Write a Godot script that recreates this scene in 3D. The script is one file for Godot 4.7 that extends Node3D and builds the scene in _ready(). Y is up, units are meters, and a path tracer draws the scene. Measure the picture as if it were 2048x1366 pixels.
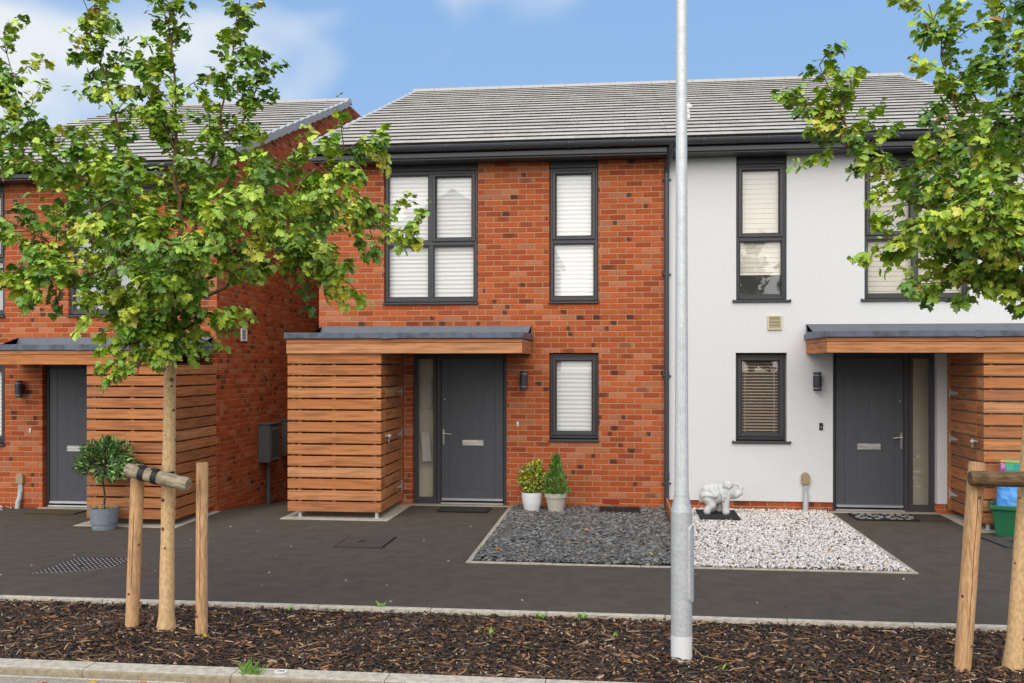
extends Node3D
# Two joined houses (one red brick, one white render), a third brick house beyond an alley,
# slatted bin stores, street trees, a lamp post, gravel beds and a strip of bark mulch.

var rng := RandomNumberGenerator.new()
var used := {}
var M := {}
var T := {}

# ---------------------------------------------------------------- mesh building
class MB:
	var v := PackedVector3Array()
	var n := PackedVector3Array()
	var c := PackedColorArray()
	var u := PackedVector2Array()
	func tri(a: Vector3, b: Vector3, d: Vector3, k := Color.WHITE) -> void:
		var nn := (b - a).cross(d - a).normalized()
		v.append(a); v.append(d); v.append(b)
		for i in 3:
			n.append(nn); c.append(k); u.append(Vector2.ZERO)
	func trio(a: Vector3, b: Vector3, d: Vector3, o: Vector3, k := Color.WHITE) -> void:
		if (b - a).cross(d - a).dot((a + b + d) / 3.0 - o) < 0.0:
			tri(a, d, b, k)
		else:
			tri(a, b, d, k)
	func quado(a: Vector3, b: Vector3, d: Vector3, e: Vector3, o: Vector3, k := Color.WHITE) -> void:
		trio(a, b, d, o, k)
		trio(a, d, e, o, k)
	func quad(a: Vector3, b: Vector3, d: Vector3, e: Vector3, k := Color.WHITE) -> void:
		tri(a, b, d, k)
		tri(a, d, e, k)
	func smooth(a: Vector3, b: Vector3, d: Vector3, na: Vector3, nb: Vector3, nd: Vector3, ka := Color.WHITE, kb := Color.WHITE, kd := Color.WHITE) -> void:
		v.append(a); v.append(d); v.append(b)
		n.append(na); n.append(nd); n.append(nb)
		c.append(ka); c.append(kd); c.append(kb)
		for i in 3:
			u.append(Vector2.ZERO)
	# a box with chamfered edges; bs turns it
	func cbox(p: Vector3, s: Vector3, b := 0.003, k := Color.WHITE, bs := Basis.IDENTITY) -> void:
		var h := s * 0.5
		b = minf(b, minf(h.x, minf(h.y, h.z)) * 0.6)
		var P := []
		for ix in 2:
			for iy in 2:
				for iz in 2:
					var sg := Vector3(ix * 2 - 1, iy * 2 - 1, iz * 2 - 1)
					P.append([p + bs * Vector3(sg.x * h.x, sg.y * (h.y - b), sg.z * (h.z - b)), p + bs * Vector3(sg.x * (h.x - b), sg.y * h.y, sg.z * (h.z - b)), p + bs * Vector3(sg.x * (h.x - b), sg.y * (h.y - b), sg.z * h.z)])
		for i in 2:
			var a := i * 4
			quado(P[a][0], P[a + 1][0], P[a + 3][0], P[a + 2][0], p, k)
			a = i * 2
			quado(P[a][1], P[a + 1][1], P[a + 5][1], P[a + 4][1], p, k)
			a = i
			quado(P[a][2], P[a + 2][2], P[a + 6][2], P[a + 4][2], p, k)
		if b < 0.0002:
			return
		for i in 2:
			for j in 2:
				var e := i * 4 + j * 2
				quado(P[e][0], P[e + 1][0], P[e + 1][1], P[e][1], p, k)
				e = i * 4 + j
				quado(P[e][0], P[e + 2][0], P[e + 2][2], P[e][2], p, k)
				e = i * 2 + j
				quado(P[e][1], P[e + 4][1], P[e + 4][2], P[e][2], p, k)
		for q in P:
			trio(q[0], q[1], q[2], p, k)
	func mm(a: Vector3, b: Vector3, bev := 0.003, k := Color.WHITE) -> void:
		cbox((a + b) * 0.5, (b - a).abs(), bev, k)
	func plain(p: Vector3, s: Vector3, k := Color.WHITE, bs := Basis.IDENTITY) -> void:
		cbox(p, s, 0.0, k, bs)
	# surface of revolution round a vertical axis at p; prof = Vector2(radius, height) from bottom to top
	func lathe(p: Vector3, prof: Array, seg := 20, k := Color.WHITE, bs := Basis.IDENTITY, squash := 1.0) -> void:
		for i in prof.size() - 1:
			var A: Vector2 = prof[i]
			var B: Vector2 = prof[i + 1]
			var t := (B - A).normalized()
			var nr := Vector2(t.y, -t.x)
			for j in seg:
				var a0 := TAU * j / seg
				var a1 := TAU * (j + 1) / seg
				var d0 := Vector3(cos(a0), 0, sin(a0) * squash)
				var d1 := Vector3(cos(a1), 0, sin(a1) * squash)
				var n0 := bs * (d0 * nr.x + Vector3.UP * nr.y)
				var n1 := bs * (d1 * nr.x + Vector3.UP * nr.y)
				var q0 := p + bs * (d0 * A.x + Vector3.UP * A.y)
				var q1 := p + bs * (d1 * A.x + Vector3.UP * A.y)
				var q2 := p + bs * (d1 * B.x + Vector3.UP * B.y)
				var q3 := p + bs * (d0 * B.x + Vector3.UP * B.y)
				if A.x > 0.00001:
					smooth(q0, q2, q1, n0, n1, n1, k, k, k)
				if B.x > 0.00001:
					smooth(q0, q3, q2, n0, n0, n1, k, k, k)
	# a round bar along points with a radius at each
	func tube(pts: Array, rad: Array, seg := 8, k := Color.WHITE, wob := 0.0, ns: FastNoiseLite = null, caps := true) -> void:
		var rings := []
		var prev := Vector3.ZERO
		var side := Vector3.ZERO
		for i in pts.size():
			var d: Vector3
			if i == 0:
				d = pts[1] - pts[0]
			elif i == pts.size() - 1:
				d = pts[i] - pts[i - 1]
			else:
				d = pts[i + 1] - pts[i - 1]
			d = d.normalized()
			if i == 0:
				side = d.cross(Vector3.RIGHT if absf(d.x) < 0.8 else Vector3.UP).normalized()
			else:
				side = (side - d * side.dot(d)).normalized()
			var up := d.cross(side)
			var ring := []
			for j in seg:
				var a := TAU * j / seg
				var o := side * cos(a) + up * sin(a)
				var r: float = rad[i]
				if wob > 0.0:
					r *= 1.0 + wob * ns.get_noise_3dv((pts[i] + o * r) * 14.0)
				ring.append([pts[i] + o * r, o])
			rings.append(ring)
			prev = d
		for i in rings.size() - 1:
			for j in seg:
				var a = rings[i][j]
				var b = rings[i][(j + 1) % seg]
				var e = rings[i + 1][(j + 1) % seg]
				var f = rings[i + 1][j]
				smooth(a[0], b[0], e[0], a[1], b[1], e[1], k, k, k)
				smooth(a[0], e[0], f[0], a[1], e[1], f[1], k, k, k)
		if caps:
			for w in 2:
				var ring = rings[0] if w == 0 else rings[-1]
				var o: Vector3 = pts[0] if w == 0 else pts[-1]
				var inn: Vector3 = pts[1] if w == 0 else pts[-2]
				for j in seg:
					trio(o, ring[j][0], ring[(j + 1) % seg][0], inn, k)
	func mesh() -> ArrayMesh:
		var m := ArrayMesh.new()
		var a := []
		a.resize(Mesh.ARRAY_MAX)
		a[Mesh.ARRAY_VERTEX] = v
		a[Mesh.ARRAY_NORMAL] = n
		a[Mesh.ARRAY_COLOR] = c
		a[Mesh.ARRAY_TEX_UV] = u
		m.add_surface_from_arrays(Mesh.PRIMITIVE_TRIANGLES, a)
		return m

# ---------------------------------------------------------------- scene tree helpers
func numbered(called: String) -> String:
	var k: int = used.get(called, 0)
	used[called] = k + 1
	return called if k == 0 else "%s_%03d" % [called, k]

func thing(called: String, label: String, category: String, at := Vector3.ZERO, group := "", turn := 0.0) -> Node3D:
	var o := Node3D.new()
	o.name = numbered(called)
	add_child(o)
	o.position = at
	o.rotation.y = turn
	o.set_meta("label", label)
	o.set_meta("category", category)
	if group != "":
		o.set_meta("group", group)
	return o

func part(called: String, m, mat: Material, parent: Node, at := Vector3.ZERO) -> MeshInstance3D:
	var o := MeshInstance3D.new()
	o.name = called
	o.mesh = m.mesh() if m is MB else m
	o.material_override = mat
	parent.add_child(o, true)
	o.position = at
	return o

func solo(called: String, m, mat: Material, label: String, category: String, at := Vector3.ZERO, group := "") -> MeshInstance3D:
	var o := part(numbered(called), m, mat, self, at)
	o.set_meta("label", label)
	o.set_meta("category", category)
	if group != "":
		o.set_meta("group", group)
	return o

func setting(called: String, m, mat: Material) -> MeshInstance3D:
	var o := part(numbered(called), m, mat, self)
	o.set_meta("kind", "structure")
	return o

func heap(called: String, me: Mesh, mat: Material, xf: Array, cols: Array, parent: Node) -> MultiMeshInstance3D:
	var mm := MultiMesh.new()
	mm.transform_format = MultiMesh.TRANSFORM_3D
	mm.use_colors = true
	mm.mesh = me
	mm.instance_count = xf.size()
	for i in xf.size():
		mm.set_instance_transform(i, xf[i])
		mm.set_instance_color(i, cols[i])
	var o := MultiMeshInstance3D.new()
	o.name = called
	o.multimesh = mm
	o.material_override = mat
	o.set_meta("kind", "stuff")
	parent.add_child(o, true)
	return o

func jit(a: float) -> float:
	return rng.randf_range(-a, a)

func shade(k: Color, a: float) -> Color:
	var f := 1.0 + jit(a)
	return Color(k.r * f, k.g * f, k.b * f)

# ---------------------------------------------------------------- textures and materials
func noise_image(w: int, h: int, freq: float, oct: int, sd: int, lo: float, hi: float, sx := 1, pw := 1.0) -> Image:
	var f := FastNoiseLite.new()
	f.seed = sd
	f.noise_type = FastNoiseLite.TYPE_SIMPLEX_SMOOTH
	f.frequency = freq
	f.fractal_octaves = oct
	var im := f.get_seamless_image(w / sx, h)
	im.convert(Image.FORMAT_L8)
	if sx > 1:
		im.resize(w, h, Image.INTERPOLATE_CUBIC)
	var d := im.get_data()
	for i in d.size():
		d[i] = int(clampf(lo + (hi - lo) * pow(d[i] / 255.0, pw), 0.0, 1.0) * 255.0)
	return Image.create_from_data(w, h, false, Image.FORMAT_L8, d)

func tex(im: Image) -> ImageTexture:
	var c := im.duplicate() as Image
	c.convert(Image.FORMAT_RGB8)
	return ImageTexture.create_from_image(c)

func bump(im: Image, strength: float) -> ImageTexture:
	var c := im.duplicate() as Image
	c.convert(Image.FORMAT_RGBA8)
	c.bump_map_to_normal_map(strength)
	return ImageTexture.create_from_image(c)

func mix_images(a: Image, b: Image) -> Image:
	var da := a.get_data()
	var db := b.get_data()
	for i in da.size():
		da[i] = int(da[i] * db[i] / 255.0)
	return Image.create_from_data(a.get_width(), a.get_height(), false, Image.FORMAT_L8, da)

func mat(lin: Color, rough := 0.8, metal := 0.0, spec := 0.5) -> StandardMaterial3D:
	var m := StandardMaterial3D.new()
	m.albedo_color = lin.linear_to_srgb()
	m.roughness = rough
	m.metallic = metal
	m.metallic_specular = spec
	return m

func tri_map(m: StandardMaterial3D, al: Texture2D, nm: Texture2D, sc: Vector3, ns := 1.0, world := true, off := Vector3.ZERO) -> StandardMaterial3D:
	m.uv1_triplanar = true
	m.uv1_world_triplanar = world
	m.uv1_scale = sc
	m.uv1_offset = off
	m.uv1_triplanar_sharpness = 8.0
	if al:
		m.albedo_texture = al
	if nm:
		m.normal_enabled = true
		m.normal_texture = nm
		m.normal_scale = ns
	return m

func vcol(m: StandardMaterial3D) -> StandardMaterial3D:
	m.vertex_color_use_as_albedo = true
	return m

func make_materials() -> void:
	var fine := noise_image(512, 512, 0.09, 4, 3, 0.62, 1.18)
	var coarse := noise_image(512, 512, 0.012, 4, 8, 0.66, 1.2)
	var grit := noise_image(512, 512, 0.28, 2, 21, 0.3, 1.3)
	var blot := noise_image(512, 512, 0.02, 5, 33, 0.55, 1.3)
	T.fine = tex(fine)
	T.coarse = tex(coarse)
	T.blot = tex(mix_images(blot, noise_image(512, 512, 0.2, 2, 5, 0.8, 1.1)))
	T.grit = tex(mix_images(grit, noise_image(512, 512, 0.008, 3, 9, 0.9, 1.05)))
	T.fine_n = bump(fine, 5.0)
	T.grit_n = bump(grit, 7.0)
	T.coarse_n = bump(coarse, 4.0)
	var grain := mix_images(noise_image(512, 512, 0.045, 5, 44, 0.82, 1.1, 16), noise_image(512, 512, 0.02, 5, 45, 0.78, 1.2, 3))
	T.grain = tex(grain)
	T.grain_n = bump(grain, 5.0)
	var bark := mix_images(noise_image(512, 512, 0.05, 4, 64, 0.78, 1.12), noise_image(512, 512, 0.01, 3, 65, 0.82, 1.1))
	T.soft = tex(mix_images(noise_image(512, 512, 0.03, 5, 34, 0.82, 1.1), noise_image(512, 512, 0.2, 2, 5, 0.86, 1.08)))
	T.bark = tex(bark)
	T.bark_n = bump(bark, 6.0)
	var dg := noise_image(512, 512, 0.03, 4, 47, 0.96, 1.02, 12)
	dg.rotate_90(CLOCKWISE)
	T.door = tex(dg)
	T.door_n = bump(dg, 4.0)
	T.galv = tex(mix_images(noise_image(512, 512, 0.04, 4, 72, 0.91, 1.06), noise_image(512, 512, 0.008, 3, 73, 0.95, 1.04)))
	T.streak = tex(noise_image(512, 512, 0.02, 4, 71, 0.74, 1.12, 8))

	M.brick = vcol(tri_map(mat(Color(1, 1, 1), 0.93, 0.0, 0.25), T.fine, T.fine_n, Vector3.ONE * 2.2, 0.6))
	M.mortar = tri_map(mat(Color(0.6, 0.4, 0.24), 0.95, 0.0, 0.2), T.fine, T.fine_n, Vector3.ONE * 3.0, 0.6)
	var rn := noise_image(512, 512, 0.16, 3, 91, 0.3, 1.0)
	M.render = tri_map(mat(Color(0.79, 0.775, 0.755), 0.95, 0.0, 0.2), tex(mix_images(noise_image(512, 512, 0.2, 3, 92, 0.92, 1.04), noise_image(512, 512, 0.05, 3, 93, 0.98, 1.01))), bump(rn, 4.0), Vector3.ONE * 0.9, 0.55)
	M.frame = tri_map(mat(Color(0.062, 0.058, 0.062), 0.42), T.fine, T.fine_n, Vector3.ONE * 2.0, 0.12)
	M.door = tri_map(mat(Color(0.07, 0.072, 0.082), 0.5), T.door, T.door_n, Vector3(1.5, 1.5, 1.5), 0.1)
	M.gutter = mat(Color(0.052, 0.055, 0.063), 0.33)
	M.fascia = tri_map(mat(Color(0.056, 0.054, 0.058), 0.4), T.fine, null, Vector3.ONE)
	M.trim = tri_map(mat(Color(0.115, 0.135, 0.175), 0.5), T.coarse, T.coarse_n, Vector3.ONE * 0.7, 0.1)
	M.felt = tri_map(mat(Color(0.11, 0.12, 0.135), 0.55), T.galv, T.coarse_n, Vector3.ONE * 1.2, 0.5)
	M.tile = vcol(tri_map(mat(Color(1, 1, 1), 0.36, 0.0, 0.9), tex(noise_image(256, 256, 0.1, 3, 29, 0.92, 1.05)), T.fine_n, Vector3.ONE * 0.8, 0.12))
	M.underlay = mat(Color(0.02, 0.02, 0.02), 0.95)
	M.verge = tri_map(mat(Color(0.5, 0.5, 0.49), 0.7), T.soft, null, Vector3.ONE * 1.3)
	M.steel = mat(Color(0.62, 0.6, 0.56), 0.28, 1.0)
	M.brushed = tri_map(mat(Color(0.66, 0.63, 0.58), 0.42, 1.0), T.streak, null, Vector3.ONE * 2.0)
	M.alu = mat(Color(0.72, 0.72, 0.72), 0.35, 0.9)
	M.galv = tri_map(mat(Color(0.76, 0.765, 0.755), 0.5, 0.2), T.galv, T.fine_n, Vector3(2.4, 2.4, 2.4), 0.15)
	M.galv_dull = tri_map(mat(Color(0.6, 0.605, 0.595), 0.55, 0.2), T.galv, T.fine_n, Vector3(1.6, 1.6, 1.6), 0.2)
	M.glass = mat(Color(1, 1, 1), 0.0, 0.0, 0.5)
	M.glass.transparency = BaseMaterial3D.TRANSPARENCY_ALPHA
	M.glass.albedo_color = Color(1, 1, 1, 0.02)
	M.obscure = mat(Color(1, 1, 1), 0.12, 0.0, 0.5)
	M.obscure.transparency = BaseMaterial3D.TRANSPARENCY_ALPHA
	M.obscure.albedo_color = Color(0.9, 0.92, 0.88, 0.08)
	M.blind = vcol(mat(Color(1, 1, 1), 0.85, 0.0, 0.2))
	M.plaster = mat(Color(0.8, 0.7, 0.52), 0.9)
	M.plaster_white = mat(Color(0.7, 0.69, 0.66), 0.9)
	M.dark_room = mat(Color(0.55, 0.52, 0.47), 0.95)
	M.tarmac = tri_map(mat(Color(0.185, 0.15, 0.115), 0.86, 0.0, 0.35), T.grit, T.grit_n, Vector3.ONE * 0.9, 0.7)
	M.road = tri_map(mat(Color(0.15, 0.13, 0.11), 0.9, 0.0, 0.3), T.grit, T.grit_n, Vector3.ONE * 0.7, 0.7)
	M.concrete = vcol(tri_map(mat(Color(0.64, 0.57, 0.455), 0.92, 0.0, 0.3), T.soft, T.fine_n, Vector3.ONE * 0.9, 0.4))
	M.slab = tri_map(mat(Color(0.52, 0.46, 0.36), 0.93, 0.0, 0.3), T.soft, T.fine_n, Vector3.ONE * 0.8, 0.4)
	M.soil = tri_map(mat(Color(0.03, 0.02, 0.014), 0.95), T.grit, T.grit_n, Vector3.ONE * 2.0, 1.0)
	M.slate_base = tri_map(mat(Color(0.035, 0.035, 0.036), 0.9), T.grit, T.grit_n, Vector3.ONE * 2.0, 1.0)
	M.gravel_base = tri_map(mat(Color(0.3, 0.27, 0.24), 0.95), T.grit, T.grit_n, Vector3.ONE * 2.0, 1.0)
	M.grass = tri_map(mat(Color(0.07, 0.1, 0.03), 0.95), T.blot, T.grit_n, Vector3.ONE * 0.3, 1.0)
	M.chip_slate = vcol(mat(Color(1, 1, 1), 0.5, 0.0, 0.6))
	M.chip_stone = vcol(mat(Color(1, 1, 1), 0.75, 0.0, 0.4))
	M.chip_bark = vcol(mat(Color(1, 1, 1), 0.62, 0.0, 0.5))
	M.leaf = vcol(mat(Color(1, 1, 1), 0.42, 0.0, 0.6))
	M.leaf.backlight = Color(0.95, 1.0, 0.35)
	M.small_leaf = vcol(mat(Color(1, 1, 1), 0.4, 0.0, 0.6))
	M.small_leaf.backlight = Color(0.35, 0.45, 0.15)
	M.trunk = tri_map(mat(Color(0.84, 0.55, 0.27), 0.88, 0.0, 0.3), T.soft, T.bark_n, Vector3(2.2, 1.1, 2.2), 0.8)
	M.branch = tri_map(mat(Color(0.21, 0.125, 0.065), 0.85, 0.0, 0.3), T.bark, T.bark_n, Vector3.ONE * 3.0, 0.8)
	M.bark_dark = tri_map(mat(Color(0.075, 0.05, 0.03), 0.9), T.bark, T.bark_n, Vector3.ONE * 4.0, 0.8)
	M.knot = tri_map(mat(Color(0.2, 0.1, 0.045), 0.9), T.bark, T.bark_n, Vector3.ONE * 6.0, 0.8)
	M.stake = tri_map(mat(Color(0.76, 0.44, 0.215), 0.82, 0.0, 0.3), T.bark, T.fine_n, Vector3(3.0, 0.35, 3.0), 0.3)
	M.crack = mat(Color(0.1, 0.045, 0.02), 0.95)
	M.rail = tri_map(mat(Color(0.52, 0.42, 0.28), 0.85, 0.0, 0.3), T.blot, T.bark_n, Vector3(0.8, 3.0, 3.0), 0.5)
	M.rail_dark = tri_map(mat(Color(0.22, 0.13, 0.06), 0.8, 0.0, 0.4), T.blot, T.bark_n, Vector3(0.8, 4.0, 4.0), 0.7)
	M.rubber = mat(Color(0.018, 0.017, 0.016), 0.6)
	M.mat_black = tri_map(mat(Color(0.024, 0.022, 0.02), 0.9), T.grit, T.grit_n, Vector3.ONE * 3.0, 1.0)
	M.mat_coir = tri_map(mat(Color(0.2, 0.13, 0.07), 0.95), T.grit, T.grit_n, Vector3.ONE * 3.0, 1.0)
	M.mat_grey = mat(Color(0.3, 0.28, 0.27), 0.9)
	M.cast = tri_map(mat(Color(0.06, 0.055, 0.05), 0.6, 0.3), T.grit, T.fine_n, Vector3.ONE * 2.0, 0.4)
	M.stud = mat(Color(0.42, 0.4, 0.37), 0.45, 0.4)
	M.stud_dull = mat(Color(0.16, 0.15, 0.135), 0.5, 0.3)
	M.white_plastic = mat(Color(0.8, 0.79, 0.76), 0.4)
	M.black_plastic = mat(Color(0.012, 0.012, 0.012), 0.35)
	M.beige_plastic = tri_map(mat(Color(0.47, 0.34, 0.19), 0.6), T.fine, null, Vector3.ONE * 2.0)
	M.cream_plastic = mat(Color(0.66, 0.56, 0.36), 0.6)
	M.grey_plastic = mat(Color(0.45, 0.47, 0.47), 0.5)
	M.meter = tri_map(mat(Color(0.11, 0.112, 0.115), 0.5), T.fine, null, Vector3.ONE)
	M.pot_white = mat(Color(0.82, 0.81, 0.79), 0.3)
	M.pot_beige = mat(Color(0.56, 0.49, 0.4), 0.5)
	M.pot_grey = tri_map(mat(Color(0.27, 0.31, 0.35), 0.7), T.soft, null, Vector3.ONE * 1.4)
	M.statue = tri_map(mat(Color(0.66, 0.655, 0.635), 0.9), tex(noise_image(256, 256, 0.1, 3, 19, 0.9, 1.05)), null, Vector3.ONE * 2.0)
	M.green_plastic = mat(Color(0.012, 0.13, 0.05), 0.45)
	M.blue_bag = mat(Color(0.09, 0.34, 0.78), 0.3, 0.0, 0.6)
	M.blue_bag.backlight = Color(0.1, 0.2, 0.4)
	M.card = vcol(mat(Color(1, 1, 1), 0.5))
	M.edge_wood = tri_map(mat(Color(0.5, 0.2, 0.06), 0.8), T.grain, T.grain_n, Vector3.ONE * 2.0, 0.4)
	M.airbrick = mat(Color(0.33, 0.03, 0.012), 0.85)
	M.autumn = mat(Color(0.6, 0.19, 0.03), 0.6)
	M.autumn.backlight = Color(0.5, 0.3, 0.1)
	M.autumn_yellow = mat(Color(0.6, 0.36, 0.05), 0.6)
	M.autumn_yellow.backlight = Color(0.5, 0.4, 0.1)
	M.weed = mat(Color(0.22, 0.38, 0.06), 0.6)
	M.weed.backlight = Color(0.4, 0.6, 0.15)
	M.straw = mat(Color(0.5, 0.3, 0.1), 0.8)
	M.far_brick = tri_map(mat(Color(0.36, 0.2, 0.13), 0.95), T.fine, null, Vector3.ONE)
	M.far_roof = tri_map(mat(Color(0.1, 0.095, 0.09), 0.9), T.blot, null, Vector3.ONE)
	M.cloth = mat(Color(0.68, 0.62, 0.56), 0.9)
	M.ink = mat(Color(0.01, 0.01, 0.01), 0.7)
	M.lens = mat(Color(0.3, 0.3, 0.28), 0.3)
	# cedar boards: eight tones, each starting elsewhere on the grain
	M.cedar = []
	var tones := [Color(0.57, 0.225, 0.085), Color(0.52, 0.196, 0.072), Color(0.61, 0.258, 0.103), Color(0.5, 0.19, 0.075), Color(0.63, 0.29, 0.13), Color(0.55, 0.205, 0.07), Color(0.465, 0.178, 0.075), Color(0.595, 0.235, 0.087)]
	for i in 8:
		M.cedar.append(tri_map(mat(tones[i], 0.74, 0.0, 0.35), T.grain, T.grain_n, Vector3(0.45, 1.5, 1.5), 0.3, false, Vector3(i * 0.37, i * 0.29, i * 0.53)))

# ---------------------------------------------------------------- sky, light, camera
func make_sky() -> Sky:
	var w := 1024
	var h := 512
	var f := FastNoiseLite.new()
	f.seed = 1521
	f.noise_type = FastNoiseLite.TYPE_SIMPLEX_SMOOTH
	f.frequency = 1.0
	f.fractal_octaves = 5
	f.fractal_gain = 0.52
	var g := FastNoiseLite.new()
	g.seed = 77
	g.frequency = 0.9
	g.fractal_octaves = 2
	var im := Image.create(w, h, false, Image.FORMAT_RGBF)
	var zenith := Color(0.06, 0.13, 0.265)
	var low := Color(0.172, 0.255, 0.358)
	var cloud := Color(0.33, 0.34, 0.35)
	for y in h:
		var el := (0.5 - (y + 0.5) / h) * PI
		for x in w:
			if el < -0.02:
				im.set_pixel(x, y, Color(0.1, 0.095, 0.09))
				continue
			var az := ((x + 0.5) / w - 0.5) * TAU
			var s := maxf(sin(el), 0.0)
			var d := Vector3(-sin(az) * cos(el), s, cos(az) * cos(el))
			var p := Vector3(d.x, d.y * 1.7, d.z) * 2.3
			var cv := f.get_noise_3dv(p + Vector3.ONE * g.get_noise_3dv(p) * 0.35) * 0.5 + 0.5
			cv = smoothstep(0.44, 0.74, cv)
			var k := low.lerp(zenith, clampf(pow(s, 0.55) * 1.08, 0.0, 1.0))
			k = k.lerp(cloud, cv * 0.9)
			im.set_pixel(x, y, k)
	var sky := Sky.new()
	var pm := PanoramaSkyMaterial.new()
	pm.panorama = ImageTexture.create_from_image(im)
	sky.sky_material = pm
	return sky

func make_light_and_camera() -> void:
	var cam := Camera3D.new()
	cam.name = "camera"
	cam.projection = Camera3D.PROJECTION_FRUSTUM
	cam.near = 0.1
	cam.far = 600.0
	cam.size = 2.0 * 0.1 * 683.0 / 1880.0
	cam.frustum_offset = Vector2(0.0, 45.0 / 1880.0 * 0.1)
	add_child(cam)
	cam.position = Vector3(0.0, 1.95, 12.77)
	cam.rotation.y = atan(216.0 / 1880.0)
	cam.current = true
	var we := WorldEnvironment.new()
	we.name = "world"
	var e := Environment.new()
	e.background_mode = Environment.BG_SKY
	e.sky = make_sky()
	e.tonemap_mode = Environment.TONE_MAPPER_LINEAR
	e.tonemap_exposure = 2.7
	e.sdfgi_enabled = true
	e.ssao_enabled = true
	e.ssil_enabled = true
	we.environment = e
	add_child(we)
	var sun := DirectionalLight3D.new()
	sun.name = "sun"
	sun.light_energy = 0.5
	sun.light_color = Color(1.0, 0.965, 0.91)
	sun.light_angular_distance = 90.0
	sun.shadow_enabled = true
	add_child(sun)
	sun.look_at_from_position(Vector3(-0.08, 0.6, 0.78), Vector3.ZERO, Vector3.UP)

# ---------------------------------------------------------------- ground
func ramp(a: float, b: float, t: float) -> float:
	return smoothstep(a, b, t)

func ground_y(x: float, z: float) -> float:
	var y := -0.14 * ramp(4.3, 5.5, -x) * (1.0 - ramp(2.0, 5.2, z))
	if z < 0.0:
		y += 0.088 * maxf(z, -8.0) * ramp(4.1, 4.6, -x)
	return y

func sheet(xs: Array, zs: Array, fy: Callable) -> MB:
	var m := MB.new()
	for i in xs.size() - 1:
		for j in zs.size() - 1:
			var q := []
			for k in [[i, j], [i, j + 1], [i + 1, j + 1], [i + 1, j]]:
				var x: float = xs[k[0]]
				var z: float = zs[k[1]]
				var y: float = fy.call(x, z)
				var e := 0.05
				var nn := Vector3(fy.call(x - e, z) - fy.call(x + e, z), 2.0 * e, fy.call(x, z - e) - fy.call(x, z + e)).normalized()
				q.append([Vector3(x, y, z), nn])
			m.smooth(q[0][0], q[1][0], q[2][0], q[0][1], q[1][1], q[2][1])
			m.smooth(q[0][0], q[2][0], q[3][0], q[0][1], q[2][1], q[3][1])
	return m

func steps(a: float, b: float, d: float) -> Array:
	var o := []
	var k := int(ceil((b - a) / d))
	for i in k + 1:
		o.append(a + (b - a) * i / k)
	return o

func mulch_y(x: float, z: float) -> float:
	var y := -0.035 + 0.02 * sin(x * 1.9 + z) * sin(z * 3.1 + 0.6 * x) + 0.012 * sin(x * 6.3 + 2.0 * z)
	for c in [[-3.33, 6.2, 0.03], [0.404, 6.47, 0.02], [2.52, 6.36, 0.03]]:
		y += c[2] * exp(-((x - c[0]) * (x - c[0]) + (z - c[1]) * (z - c[1])) / 0.12)
	return lerpf(-0.022, y, smoothstep(0.0, 0.16, minf(z - 5.47, 6.965 - z)))

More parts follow.
